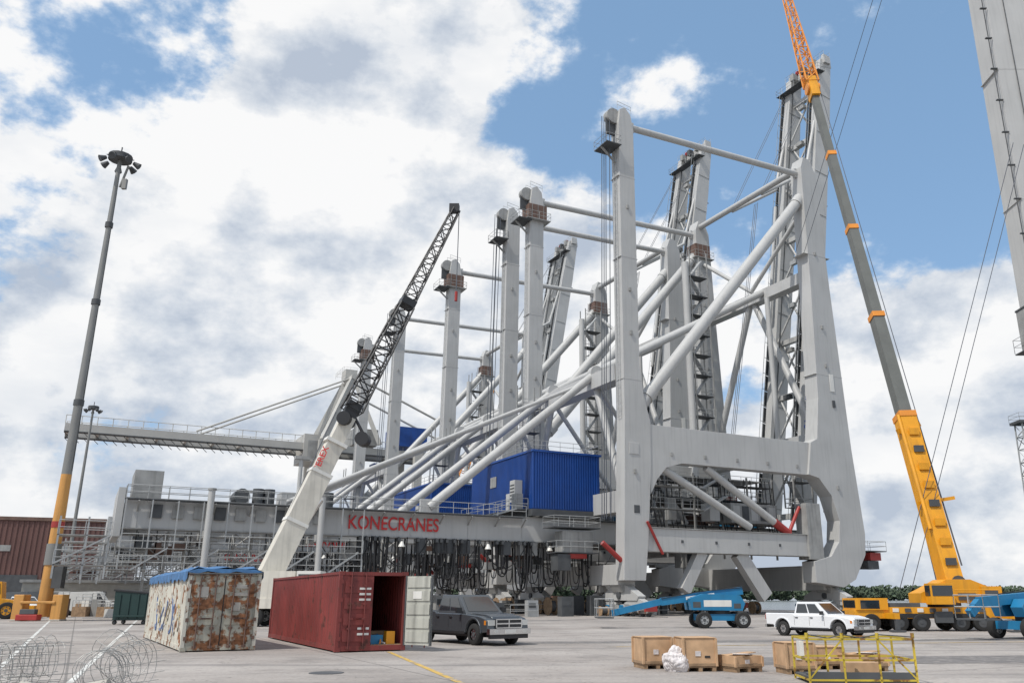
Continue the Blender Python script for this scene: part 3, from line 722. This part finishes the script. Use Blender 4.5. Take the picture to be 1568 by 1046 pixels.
m.tube(pt(.19)+Vector((.8,0,.1)),pt(.78)+Vector((.45,-.3,0)),.03,'rope',4); m.tube(pt(.02)+Vector((.8,-.2,0)),pt(.19)+Vector((.8,0,0)),.05,'rope',4)
m.tube(b0+Vector((-.3,.6,-.4)),pt(.13)+Vector((0,.9,0)),.22,'chrome',10)
m.tube(pt(.06)+Vector((-.6,-.6,0)),pt(.2)+Vector((-.6,-.5,0)),.12,'yellow',8)
for i in range(8):
    f=.02+i*.022; m.box(tuple(pt(f)+Vector((-.3,-.72,0))),tuple(pt(f)+Vector((.3,-.62,.4))),'dark' if i%3==0 else 'yellow')
m.finish('telescopic_boom',E)
m=MB()
m.ext([(15.6,.9),(15.6,1.5),(18,1.7),(25.2,1.7),(25.4,.9)],48,50.6,'yellow')
m.box((15.7,47.9,1.5),(17.9,50.7,2.35),'yellow'); m.box((15.68,48.1,1.65),(15.695,50.5,2.2),'glass'); m.box((16,47.88,1.6),(17.3,47.895,2.2),'glass')
m.box((15.4,48,.45),(15.9,50.6,.9),'black')
for i,x in enumerate((16.7,18.6,20.1,22.8,24.3)):
    for y in(48.1,50.5): m.wheel((x,y,.62),.62,.42,'y','dark')
m.box((18,48.1,1.701),(20.2,50.4,2.0),'dark')
m.box((18.5,47.95,.95),(24.5,47.999,1.25),'black'); m.box((21,47.7,.6),(22.2,48,1.4),'dark')
for i in range(8): m.box((18.2+i*.85,47.9,1.35),(18.6+i*.85,47.998,1.62),'dark' if i%2 else 'white')
for x in(17.6,25.5):
    m.box((x,46.2,.9),(x+.35,52,1.3),'yellow'); m.box((x+.05,46.2,.15),(x+.3,46.5,.9),'dark'); m.box((x-.3,46,.02),(x+.6,46.7,.14),'dark')
m.tube((22.4,49.3,1.7),(22.4,49.3,2.0),1.1,'dark',20)
m.ext([(20.4,2.0),(20.4,2.7),(21.2,3.1),(22.3,3.7),(24,3.7),(25.6,3.0),(25.7,2.0)],48.3,50.4,'yellow')
m.box((24.6,48.1,1.95),(26.0,50.6,3.2),'yellow'); m.box((20.7,47.3,1.9),(22.3,48.28,3.4),'yellow'); m.box((20.8,47.28,2.5),(22.2,47.295,3.25),'glass'); m.box((20.68,47.4,2.5),(20.695,48.2,3.25),'glass')
m.rail((22.4,47.7,2.05),(25.6,47.7,2.05),.9,'yellow'); m.box((23,48.2,2.2),(24.3,48.29,2.7),'dark'); m.box((24.8,48.05,2.2),(25.7,48.09,2.9),'dark')
m.tube((23.4,48.7,3.5),(23.4,50,3.5),.5,'dark',12)
sx,sz=.80,.74
m.v=[(16.7+(x-15.6)*sx,49.3+(y-49.3)*sx,z*sz) for x,y,z in m.v]
m.finish('carrier_and_superstructure',E,bevel=.03)
E=empty('hoist_ropes',(0,0,0)); m=MB()
m.tube((30,48,30),(20.2,50.5,2.2),.022,'rope',4); m.tube((30.8,48.2,30),(20.9,50.5,2.2),.022,'rope',4)
m.tube((31,60,60),(25.3,80,36),.03,'rope',4); m.tube((31.8,60,60),(26.2,80,36),.03,'rope',4)
m.finish('wire_ropes',E)

# ------------------------------------------------------------------ boom lifts
def boomlift(name,loc,rot,boom,sc=1):
    E=empty(name,loc,rot,sc); m=MB()
    m.box((-1.5,-.8,.45),(1.5,.8,.85),'lift')
    for x in(-1.25,1.25):
        for y in(-1,1): m.wheel((x,y,.5),.5,.38,'y','rail')
    m.tube((0,0,.85),(0,0,1.05),.7,'dark',18)
    m.ext([(-2.0,1.1),(1.3,1.05),(1.5,1.5),(1.2,2.0),(-1.2,2.1),(-2.1,1.8)],-.95,-.25,'lift')
    m.ext([(-2.0,1.1),(1.3,1.05),(1.5,1.5),(1.2,1.9),(-1.2,1.95),(-2.1,1.8)],.25,.95,'lift')
    m.box((-1.2,-.962,1.3),(.6,-.951,1.7),'white'); m.box((-1.9,-.962,1.25),(-1.4,-.951,1.6),'dark'); m.box((.75,-.962,1.2),(1.2,-.951,1.5),'dark')
    m.box((-1.9,-.25,1.1),(-.9,.25,1.9),'dark')
    P=[Vector(q) for q in boom]
    w=.42
    for a,b in zip(P[:-1],P[1:]): m.beam(a,b,w,w*1.15,'lift'); w*=.8
    m.beam(P[0].lerp(P[1],.35)+Vector((0,-.22,0)),P[0].lerp(P[1],.7)+Vector((0,-.22,0)),.02,.2,'white')
    m.path([P[0]+Vector((0,-.25,.2)),P[0].lerp(P[1],.5)+Vector((0,-.26,.3)),P[1]+Vector((0,-.25,.2))],.03,'cable')
    b=P[-1]
    m.box((b.x-1.0,b.y-.9,b.z-.3),(b.x,b.y+.9,b.z-.22),'dark'); m.railbox(b.x-1.0,b.y-.9,b.x,b.y+.9,b.z-.22,1.1,'rail',.6)
    m.finish('boom_lift_body',E,bevel=.03); return E
boomlift('boom_lift',(10.3,54.0,0),math.radians(4),[(1.6,0,2.3),(-3.8,0,1.6),(-7.0,0,.9)],.95)
boomlift('boom_lift.001',(21.7,39.8,0),math.radians(200),[(-1.8,0,2.1),(3.2,0,1.75),(3.9,0,1.2)],.9)
E=empty('generator_trailer',UV(6,-4),TH); m=MB()
m.box((-1.6,-.8,.7),(1.6,.8,2.0),'white'); m.box((-1.5,-.82,1.0),(0,-.805,1.8),'dark')
for x in(-.8,.8): m.wheel((x,-.85,.35),.35,.22); m.wheel((x,.85,.35),.35,.22)
m.beam((1.6,0,.6),(3,0,.5),.1,.1,'dark'); m.finish('trailer_body',E,bevel=.04)

# ------------------------------------------------------------------ crates, basket, wire rolls
def crate(name,x,y,rot,s,h,openbox=False):
    E=empty(name,(x,y,0),rot); m=MB()
    for i in(-1,0,1): m.box((i*s*.42-.05,-s/2,.0),(i*s*.42+.05,s/2,.09),'woodd')
    m.box((-s/2,-s/2,.09),(s/2,s/2,.12),'woodd')
    if not openbox:
        m.box((-s/2+.01,-s/2+.01,.122),(s/2-.01,s/2-.01,h-.02),'wood')
        m.box((-s/2-.01,-s/2-.01,h-.018),(s/2+.01,s/2+.01,h),'wood')
    else:
        for a,b in(((-s/2,-s/2),(s/2,-s/2+.02)),((-s/2,s/2-.02),(s/2,s/2)),((-s/2,-s/2+.021),(-s/2+.02,s/2-.021)),((s/2-.02,-s/2+.021),(s/2,s/2-.021))): m.box((*a,.122),(*b,h),'wood')
        m.beam((-s*.3,-s*.5,h+.05),(s*.4,s*.3,h-.03),.4,.02,'plastic'); m.beam((-s*.5,0,h),(s*.6,s*.1,h+.05),.3,.02,'wood')
    for sx in(-1,1):
        for sy in(-1,1): m.box((sx*s/2-.03,sy*s/2-.03,.121),(sx*s/2+.03,sy*s/2+.03,h-.021),'wood')
    for z in(.125,):
        m.box((-s/2+.031,-s/2-.018,z),(s/2-.031,-s/2+.009,z+.07),'woodd'); m.box((-s/2-.018,-s/2+.031,z),(-s/2+.009,s/2-.031,z+.07),'woodd')
    m.box((-.12,-s/2-.006,h*.45),(.02,-s/2+.009,h*.45+.12),'plastic'); m.box((.12,-s/2-.006,h*.4),(.26,-s/2+.009,h*.4+.05),'black')
    m.finish('crate_box',E,bevel=.004)
crate('wooden_crate',2.65,23.4,.25,.8,.78); crate('wooden_crate.001',3.65,22.6,.12,.84,.8); crate('wooden_crate.002',4.7,22.4,.45,.82,.38,openbox=True)
crate('wooden_crate.003',5.95,21.8,.15,.72,.72); crate('wooden_crate.004',7.1,23.2,.1,.75,.55); crate('wooden_crate.005',7.9,22.6,.3,.85,.4,openbox=True)
E=empty('plastic_sack',(3.12,22.3,0))
bm=bmesh.new(); bmesh.ops.create_icosphere(bm,subdivisions=5,radius=.32)
for v in bm.verts:
    n=noise.noise(v.co*4)*.25+abs(noise.noise(v.co*11))*.16+noise.noise(v.co*24)*.04; v.co*=1+n; v.co.z=max(v.co.z*1.1,-.24)+.24
    if v.co.z>.42: v.co.x*=.7; v.co.y*=.7
me=bpy.data.meshes.new('sack'); bm.to_mesh(me); bm.free(); me.materials.append(M['plastic'])
o=bpy.data.objects.new('sack',me); COL.objects.link(o); o.parent=E
E=empty('yellow_lifting_basket',(6.65,19.7,0),math.radians(-3)); m=MB()
w,l,h=1.12,.7,.90
for x in(-w,-w/3,w/3,w):
    for y in(-l,l):
        m.beam((x,y,0),(x,y,h),.04,.04,'yellow2')
for z in(.08,.48,h):
    for y in(-l,l): m.beam((-w,y,z),(w,y,z),.04,.04,'yellow2')
    for x in(-w,w): m.beam((x,-l,z),(x,l,z),.04,.04,'yellow2')
m.box((-w,-l,.1),(w,l,.14),'dark')
m.box((-w,-l-.01,.0),(w,-l+.01,.24),'dark')
m.beam((-w,-l,.1),(-w/3,-l,h),.03,.03,'yellow2'); m.beam((w,-l,.1),(w/3,-l,h),.03,.03,'yellow2')
m.box((-w-.12,-l+.2,.55),(-w-.03,-l+.5,.85),'white'); m.box((-.2,-.3,.141),(.5,.3,.4),'wood')
for x in(-w,-w/3,w/3,w):
    m.tube((x,-l,h+.02),(x,-l,h+.13),.04,'yellow2',8)
m.path([(-w,-l,h+.1),(-w*.6,-l,h+.02),(-w/3,-l,h+.1),(0,-l,h+.03),(w/3,-l,h+.1),(w,-l,h+.05)],.012,'dark')
m.finish('frame',E)
def wireroll(m,c,ang,r,L,tilt=0):
    ax=Vector((math.cos(ang),math.sin(ang),tilt)).normalized(); up=Vector((0,0,1)); up=(up-ax*up.dot(ax)).normalized(); sd=ax.cross(up)
    c=Vector(c); n=18
    for k in range(int(L/.2)+1):
        pts=[c+ax*(k*.2)+(up*math.cos(t)*.95+sd*math.sin(t))*(r*(1+.09*math.sin(k*.7+2*t+c.x*3))) for t in [2*math.pi*i/n for i in range(n+1)]]
        m.path(pts,.006,'wire',4)
    for i in range(12):
        t=2*math.pi*i/12; o=(up*math.cos(t)*.95+sd*math.sin(t))*r
        m.tube(c+o,c+o+ax*L,.006,'wire',4)
E=empty('wire_mesh_rolls',(0,0,0)); m=MB()
for c,a_,r,L,ti in(((-11.6,17.2,.42),.5,.42,1.5,.0),((-11.2,16.5,.36),.2,.36,1.1,.2),((-11.0,17.9,.45),.9,.42,1.2,0),((-12.0,18.3,.45),.1,.4,1.6,.1)): wireroll(m,c,a_,r,L,ti)
m.finish('rolls',E)
E=empty('wire_mesh_rolls.001',(0,0,0)); m=MB()
for c,a_,r,L,ti in(((-8.9,17.6,.4),-.3,.42,1.2,.15),((-8.6,16.9,.42),-.9,.4,.9,0),((-8.5,18.0,.5),2.6,.42,.8,.3)): wireroll(m,c,a_,r,L,ti)
m.finish('rolls',E)
E=empty('rubble_sacks',(-10.2,16.9,0)); m=MB()
for i in range(7): m.tube((R.uniform(-.8,1.8),R.uniform(-.4,.3),0),(R.uniform(-.8,1.8),R.uniform(-.4,.3),R.uniform(.08,.2)),.16,'concrete',7,r2=.1)
m.finish('sacks',E)

# ------------------------------------------------------------------ dumpster, left clutter, warehouse
E=empty('dumpster',(-29.0,61,0),math.radians(6)); m=MB()
m.ext([(-1.1,.3),(1.0,.3),(1.15,2.0),(-1.15,2.2)],-1,1,'green'); m.ext([(-1.25,2.2),(1.2,2.0),(1.2,2.1),(-1.25,2.32)],-1.05,1.05,'black')
for x in(-.8,-.2,.4,.9): m.box((x,-1.06,.35),(x+.1,-1.002,2.0),'green')
m.box((-1.0,-1.15,.5),(1.0,-1.06,.62),'green')
for x in(-1,.9):
    for y in(-.8,.8): m.wheel((x,y,.15),.15,.1,'y','dark')
m.finish('dumpster_body',E,bevel=.03)
E=empty('warehouse',(-80,152,0),math.radians(20)); m=MB()
m.box((-120,0,0),(0,60,14.6),'warehouse'); m.box((-120.2,-.3,14.6),(.3,60.2,15.2),'brown')
for i in range(150): m.box((-120+i*.8,-.12,.5),(-120+i*.8+.3,-.002,14.5),'warehouse')
for i in range(12): m.box((-112+i*9.5,-.2,9.4),(-112+i*9.5+3.2,-.13,10.4),'steel2')
for i in range(6): m.box((-110+i*19,-.25,0),(-110+i*19+6,-.15,5.5),'dark')
m.box((-120,-.3,0),(0,-.13,1.2),'concrete')
m.finish('warehouse_hall',E)
E=empty('low_site_building',UV(-46,40),TH); m=MB()
m.box((-8,0,0),(14,6,3.4),'concrete'); m.box((-8.3,-.3,3.4),(14.3,6.3,3.7),'steel2')
for x in range(-7,13,3): m.box((x,-.05,1),(x+1.4,-.003,2.4),'glass')
m.finish('site_building_block',E)
def van(name,loc,rot,k):
    E=empty(name,loc,rot); m=MB()
    m.ext([(-2.6,.45),(-2.6,2.3),(1.2,2.4),(1.9,1.5),(2.6,1.2),(2.7,.45)],-.95,.95,k); m.ext([(1.05,1.45),(1.05,2.2),(1.28,2.2),(1.75,1.45)],-.965,.965,'glass')
    for x in(-1.6,1.6):
        for y in(-.85,.85): m.wheel((x,y,.36),.36,.24)
    m.box((2.65,-.8,.5),(2.75,.8,.75),'black'); m.finish('van_body',E,bevel=.06); return E
van('parked_van',(-49,92,0),.3,'white'); van('parked_van.001',(-46,100,0),2.6,'steel2'); van('parked_van.002',(-58,96,0),-.4,'graypaint')
pickup('pickup_truck.002',(-52,86,0),math.radians(-20),'wpaint')
E=empty('scrap_and_pallet_pile',(-46,84,0)); m=MB()
for i in range(34):
    x=R.uniform(-9,14);y=R.uniform(-3,5);w=R.uniform(.5,1.6);h=R.uniform(.4,1.7)
    m.box((x,y,0),(x+w,y+w*.8,h),R.choice(['woodd','orange','steel2','white','dark','lift','brown','rail']))
    m.rail((x,y,h),(x+w*1.3,y,h),.6,'rail',.5)
m.finish('stacked_items',E)
E=empty('yard_loader',(-48.8,76,0),.4); m=MB()
m.ext([(-2.4,.6),(-2.4,1.8),(-.8,2.0),(-.8,3.1),(.7,3.1),(.9,1.7),(2.2,1.5),(2.2,.6)],-1,1,'yellow'); m.ext([(-.7,2.05),(-.7,2.95),(.6,2.95),(.75,2.05)],-1.02,1.02,'glass')
for x in(-1.5,1.4):
    for y in(-1.05,1.05): m.wheel((x,y,.7),.7,.45,'y','yellow')
m.beam((1,0,1.5),(3.0,0,.6),.5,.3,'yellow'); m.box((2.9,-1.3,.1),(3.5,1.3,1.1),'yellow'); m.finish('loader_body',E,bevel=.05)
E=empty('cable_drums_and_cabinets',UV(0,0),TH); m=MB()
for i in range(120):
    x=R.uniform(-22,26);y=R.uniform(2,46);r=R.uniform(.4,.95)
    c=R.choice([0,1,1,2])
    if c==0:
        m.tube((x,y,r),(x+.8,y,r),r*.6,'dark',14)
        for d in(0,.8): m.tube((x+d-.04,y,r),(x+d+.04,y,r),r,'woodd',16)
    elif c==1: m.box((x,y,0),(x+r*1.6,y+r,r*2.2),R.choice(['steel2','white','dark','dark','brown','rail'])); m.box((x+.1,y-.03,r*1.2),(x+r*1.2,y-.003,r*1.8),'dark')
    else: m.rail((x,y,0),(x+3,y,0),1.1,R.choice(['rail','dark','rail','orange']))
m.finish('drums_and_cabinets',E)
E=empty('girder_support_stands',UV(0,0),TH); m=MB()
for x in(-39.5,-30.0):
    for y in(5.0,17.5):
        m.tube((x,y,0),(x,y,10.6),.28,'steel',10); m.box((x-.6,y-.6,0),(x+.6,y+.6,.2),'steel2'); m.tube((x,y,10.6),(x,y,10.75),.36,'steel2',10)
    m.box((x-.3,5.2,6.6),(x+.3,17.5,7.2),'steel')
for x in(-43,-40,-36,-33,-22): m.lattice((x,9,0),(x,9,7.2),1.5,1.5,'steel2',6,.08,.05)
m.finish('stands',E)
E=empty('lattice_light_tower',(72,125,0)); m=MB(); m.lattice((0,0,0),(0,0,27),2.6,2.0,'rail',14,.12,.07); m.box((-1.5,-1.5,27),(1.5,1.5,27.4),'dark'); m.railbox(-1.5,-1.5,1.5,1.5,27.4); m.finish('tower',E)

# ------------------------------------------------------------------ trees on the far bank
def treeline(name,x0,x1,y0,y1,h,n):
    me=bpy.data.meshes.new(name); vs=[];fs=[]
    rr=random.Random(5)
    for i in range(n):
        t=rr.random(); cx=x0+(x1-x0)*t; cy=y0+(y1-y0)*t+rr.uniform(-12,12); H=h*rr.uniform(.55,1.1); r=H*rr.uniform(.3,.5)
        for j in range(70):
            a=rr.uniform(0,6.28); z=rr.random(); rad=r*math.sqrt(max(.05,1-(2*z-1)**2))*rr.uniform(.6,1.1)
            c=Vector((cx+math.cos(a)*rad,cy+math.sin(a)*rad,H*.12+z*H*.88)); s=rr.uniform(.6,1.6)
            d1=Vector((rr.uniform(-1,1),rr.uniform(-1,1),rr.uniform(-1,1))).normalized()*s; d2=d1.orthogonal().normalized()*s
            o=len(vs); vs+=[c-d1,c+d2,c+d1,c-d2]; fs.append((o,o+1,o+2,o+3))
    me.from_pydata([tuple(v) for v in vs],[],fs); me.materials.append(M['leaf'])
    o=bpy.data.objects.new(name,me); COL.objects.link(o)
treeline('distant_treeline',-60,470,480,760,10,460)

# ------------------------------------------------------------------ ground
def groundmat():
    m=bpy.data.materials.new('concrete_apron'); m.use_nodes=True; nt=m.node_tree; b=nt.nodes['Principled BSDF']; b.inputs['Roughness'].default_value=.88
    L=nt.links.new; tc=N(nt,'ShaderNodeTexCoord')
    def noise_(s,d=6,r=.55,mp=None):
        n=N(nt,'ShaderNodeTexNoise'); n.inputs['Scale'].default_value=s; n.inputs['Detail'].default_value=d; n.inputs['Roughness'].default_value=r
        L((mp or tc.outputs['Object']),n.inputs['Vector']); return n.outputs['Fac']
    def ramp(f,p0,p1,c0,c1):
        r=N(nt,'ShaderNodeValToRGB'); r.color_ramp.elements[0].position=p0;r.color_ramp.elements[1].position=p1
        r.color_ramp.elements[0].color=c0;r.color_ramp.elements[1].color=c1; L(f,r.inputs['Fac']); return r.outputs['Color']
    def mix(f,a,c,mode='MIX'):
        x=N(nt,'ShaderNodeMixRGB'); x.blend_type=mode
        if isinstance(f,float): x.inputs['Fac'].default_value=f
        else: L(f,x.inputs['Fac'])
        L(a,x.inputs['Color1'])
        if isinstance(c,tuple): x.inputs['Color2'].default_value=c
        else: L(c,x.inputs['Color2'])
        return x.outputs['Color']
    base=ramp(noise_(.16),.35,.68,(.28,.25,.228,1),(.42,.385,.355,1))
    fine=ramp(noise_(9,8,.7),.3,.7,(.76,.76,.76,1),(1.12,1.12,1.12,1))
    c=mix(1.,base,fine,'MULTIPLY')
    st=ramp(noise_(.5,7,.65),.52,.70,(0,0,0,1),(.62,.62,.62,1)); c=mix(st,c,(.15,.138,.13,1))
    sp=ramp(noise_(2.6,5,.6),.60,.72,(0,0,0,1),(.6,.6,.6,1)); c=mix(sp,c,(.10,.093,.088,1))
    mp=N(nt,'ShaderNodeMapping'); mp.inputs['Rotation'].default_value=(0,0,-TH); mp.inputs['Scale'].default_value=(.03,.9,1); L(tc.outputs['Object'],mp.inputs['Vector'])
    tr=ramp(noise_(1,3,.5,mp.outputs[0]),.50,.68,(0,0,0,1),(.5,.5,.5,1)); c=mix(tr,c,(.16,.15,.145,1))
    mp2=N(nt,'ShaderNodeMapping'); mp2.inputs['Rotation'].default_value=(0,0,-TH); L(tc.outputs['Object'],mp2.inputs['Vector'])
    br=N(nt,'ShaderNodeTexBrick'); br.offset=0; br.inputs['Scale'].default_value=1; br.inputs['Brick Width'].default_value=7.5; br.inputs['Row Height'].default_value=7.5; br.inputs['Mortar Size'].default_value=.035; br.inputs['Mortar Smooth'].default_value=.2
    L(mp2.outputs[0],br.inputs['Vector'])
    j=N(nt,'ShaderNodeMath'); j.operation='MULTIPLY'; j.inputs[1].default_value=.6; L(br.outputs['Fac'],j.inputs[0])
    c=mix(j.outputs[0],c,(.1,.095,.09,1))
    vo=N(nt,'ShaderNodeTexVoronoi'); vo.feature='DISTANCE_TO_EDGE'; vo.inputs['Scale'].default_value=.22
    wn=N(nt,'ShaderNodeTexNoise'); wn.inputs['Scale'].default_value=.8; wn.inputs['Detail'].default_value=6; L(tc.outputs['Object'],wn.inputs['Vector'])
    vs=N(nt,'ShaderNodeVectorMath'); vs.operation='SCALE'; vs.inputs['Scale'].default_value=3.; L(wn.outputs['Color'],vs.inputs[0])
    vv=N(nt,'ShaderNodeVectorMath'); vv.operation='ADD'; L(tc.outputs['Object'],vv.inputs[0]); L(vs.outputs[0],vv.inputs[1]); L(vv.outputs[0],vo.inputs['Vector'])
    cr=ramp(vo.outputs['Distance'],0,.006,(.55,.55,.55,1),(0,0,0,1)); c=mix(cr,c,(.09,.085,.08,1))
    L(c,b.inputs['Base Color'])
    bp=N(nt,'ShaderNodeBump'); bp.inputs['Strength'].default_value=.25; bp.inputs['Distance'].default_value=.02; L(noise_(18,6,.7),bp.inputs['Height']); L(bp.outputs[0],b.inputs['Normal'])
    return m
M['ground']=groundmat()
M['asphalt']=mk('asphalt_band',(.16,.15,.145),.9,0,.25,2.0,bump=.3,rust=.7,rustcol=(.25,.23,.215),rthr=.52)
M['water']=mk('river_water',(.05,.07,.07),.15)
m=MB(); m.quad((-3000,-200,0),(3000,-200,0),(3000,6000,0),(-3000,6000,0),'ground'); m.finish('ground')
m=MB()
a,b_,c,d=[UV(u,v,.004) for u,v in((46,-140),(2000,-140),(2000,1500),(46,1500))]
m.quad(a,b_,c,d,'water'); m.finish('river')
def strip(name,p,q,w,k,z):
    m=MB(); p=Vector((*p,z));q=Vector((*q,z)); n=(q-p).normalized().cross(Vector((0,0,1)))*w/2
    m.quad(p-n,q-n,q+n,p+n,k); m.finish(name)
strip('asphalt_strip',(3,25.5),(40,29.5),3.0,'asphalt',.004)  # asphalt band; its dark tone also has the shadows lying there painted in
strip('asphalt_strip.001',(-2,36),(44,42),1.6,'asphalt',.004)
strip('yellow_line_marking',(-5.6,30.3),(-1.2,17),.15,'lineyel',.008)
strip('yellow_line_marking.001',(2,33),(34,40),.15,'lineyel',.008)
strip('white_line_marking',(-34,72),(-8.9,16),.14,'linewhite',.008)
strip('white_line_marking.001',(-40,70),(-9.6,14.5),.14,'linewhite',.008)
strip('white_line_marking.002',(10,36.5),(38,48),.14,'linewhite',.008)
m=MB(); m.tube((-5.5,21.8,.0),(-5.5,21.8,.012),.42,'dark',24); m.finish('manhole_cover')

# ------------------------------------------------------------------ sky
w=bpy.data.worlds.new('World'); scene.world=w; w.use_nodes=True; nt=w.node_tree; nt.nodes.clear(); L=nt.links.new
SUN_AZ=Vector((-.72,-.69,0)).normalized(); EL=math.radians(56)
sky=N(nt,'ShaderNodeTexSky'); sky.sky_type='NISHITA'; sky.sun_disc=False; sky.sun_elevation=EL; sky.sun_rotation=math.atan2(SUN_AZ.x,SUN_AZ.y); sky.air_density=1.0; sky.dust_density=1.0; sky.ozone_density=1.6
tc=N(nt,'ShaderNodeTexCoord')
def M_(op,a,b=None,c=None,clamp=False):
    n=N(nt,'ShaderNodeMath'); n.operation=op; n.use_clamp=clamp
    for i,x in enumerate((a,b,c)):
        if x is None: continue
        if isinstance(x,(int,float)): n.inputs[i].default_value=x
        else: L(x,n.inputs[i])
    return n.outputs[0]
def noise_w(scale,detail,rough,off=(0,0,0),zs=1.7,dist=.0):
    mp=N(nt,'ShaderNodeMapping'); mp.inputs['Scale'].default_value=(1,1,zs); mp.inputs['Location'].default_value=off; L(tc.outputs['Generated'],mp.inputs['Vector'])
    n=N(nt,'ShaderNodeTexNoise'); n.inputs['Scale'].default_value=scale; n.inputs['Detail'].default_value=detail; n.inputs['Roughness'].default_value=rough; n.inputs['Distortion'].default_value=dist
    L(mp.outputs[0],n.inputs['Vector']); return n.outputs['Fac']
def blob(c,r0,r1,wt):
    dn=N(nt,'ShaderNodeVectorMath'); dn.operation='DISTANCE'; L(tc.outputs['Generated'],dn.inputs[0]); dn.inputs[1].default_value=Vector(c).normalized()
    mr=N(nt,'ShaderNodeMapRange'); mr.interpolation_type='SMOOTHSTEP'; mr.inputs['From Min'].default_value=r0; mr.inputs['From Max'].default_value=r1; mr.inputs['To Min'].default_value=wt; mr.inputs['To Max'].default_value=0
    L(dn.outputs['Value'],mr.inputs['Value']); return mr.outputs[0]
n1=noise_w(4.6,9,.58,(3.1,1.7,.4),1.5)
n1b=noise_w(4.6,9,.58,(3.1+.03,1.7+.02,.4-.06),1.5)
acc=M_('ADD',n1,0.045)
for b_ in((( -.50,.72,.50),0,.18,-.15),((-.376,.758,.545),0,.12,-.13),((.19,.83,.54),0,.24,-.12),((.40,.76,.55),0,.26,-.16),((.45,.81,.39),0,.18,-.04),((.06,.86,.5),0,.14,.0),
          ((-.19,.82,.56),0,.26,.22),((-.40,.85,.35),0,.34,.22),((-.2,.924,.397),0,.22,.14),((-.05,.93,.33),0,.25,.12),((.42,.89,.2),0,.24,.14),((.42,.90,.10),0,.2,.12),((.40,.88,.30),0,.14,.10),((.2,.95,.2),0,.25,.12),((-.09,.99,.12),0,.3,.14)):
    acc=M_('ADD',acc,blob(*b_))
sep=N(nt,'ShaderNodeSeparateXYZ'); L(tc.outputs['Generated'],sep.inputs[0])
low=N(nt,'ShaderNodeMapRange'); low.inputs['From Min'].default_value=.05; low.inputs['From Max'].default_value=.35; low.inputs['To Min'].default_value=.08; low.inputs['To Max'].default_value=0; L(sep.outputs['Z'],low.inputs['Value'])
acc=M_('ADD',acc,low.outputs[0])
mask=N(nt,'ShaderNodeMapRange'); mask.interpolation_type='SMOOTHSTEP'; mask.inputs['From Min'].default_value=.48; mask.inputs['From Max'].default_value=.575; L(acc,mask.inputs['Value'])
dif=M_('SUBTRACT',n1b,n1)
sh=M_('MULTIPLY_ADD',dif,-3.8,.80,True)
n2=noise_w(2.6,6,.55,(7.3,2.2,1.1),2.2)
g2=N(nt,'ShaderNodeMapRange'); g2.inputs['From Min'].default_value=.44; g2.inputs['From Max'].default_value=.66; g2.inputs['To Min'].default_value=0; g2.inputs['To Max'].default_value=.42; L(n2,g2.inputs['Value'])
sh2=M_('SUBTRACT',sh,g2.outputs[0],None,True)
lowg=N(nt,'ShaderNodeMapRange'); lowg.inputs['From Min'].default_value=.1; lowg.inputs['From Max'].default_value=.42; lowg.inputs['To Min'].default_value=.16; lowg.inputs['To Max'].default_value=0; L(sep.outputs['Z'],lowg.inputs['Value'])
sh2=M_('SUBTRACT',sh2,lowg.outputs[0],None,True)
ramp=N(nt,'ShaderNodeValToRGB'); ramp.color_ramp.elements[0].position=0; ramp.color_ramp.elements[1].position=.8
ramp.color_ramp.elements[0].color=(.50,.57,.68,1); ramp.color_ramp.elements[1].color=(1.0,1.0,1.0,1)
e=ramp.color_ramp.elements.new(.35); e.color=(.70,.75,.82,1)
L(sh2,ramp.inputs['Fac'])
hz=N(nt,'ShaderNodeMixRGB'); L(mask.outputs[0],hz.inputs['Fac']); hz.inputs['Color1'].default_value=(.33,.58,.90,1); L(ramp.outputs['Color'],hz.inputs['Color2'])
bg1=N(nt,'ShaderNodeBackground'); bg1.inputs['Strength'].default_value=.14; L(sky.outputs[0],bg1.inputs['Color'])
bg2=N(nt,'ShaderNodeBackground'); bg2.inputs['Strength'].default_value=.97; L(hz.outputs['Color'],bg2.inputs['Color'])
mx=N(nt,'ShaderNodeMixShader'); L(M_('MULTIPLY_ADD',mask.outputs[0],.53,.45),mx.inputs[0]); L(bg1.outputs[0],mx.inputs[1]); L(bg2.outputs[0],mx.inputs[2])
out=N(nt,'ShaderNodeOutputWorld'); L(mx.outputs[0],out.inputs['Surface'])
sd=bpy.data.lights.new('sun','SUN'); sd.energy=3.5; sd.angle=math.radians(.5); sd.color=(1,.955,.89)
so=bpy.data.objects.new('sun',sd); COL.objects.link(so)
sv=Vector((SUN_AZ.x*math.cos(EL),SUN_AZ.y*math.cos(EL),math.sin(EL))); so.rotation_euler=sv.to_track_quat('Z','Y').to_euler(); so.location=(0,0,100)

# ------------------------------------------------------------------ camera
cd=bpy.data.cameras.new('camera'); cam=bpy.data.objects.new('camera',cd); COL.objects.link(cam)
cd.sensor_width=36; cd.lens=36*1276/1568; cd.shift_x=-61/1568; cd.clip_end=9000; cd.clip_start=.1
cam.location=(0,0,1.75); cam.rotation_euler=(math.radians(90+17.08),0,0)
scene.camera=cam
scene.view_settings.view_transform='Standard'; scene.view_settings.look='None'; scene.view_settings.exposure=0
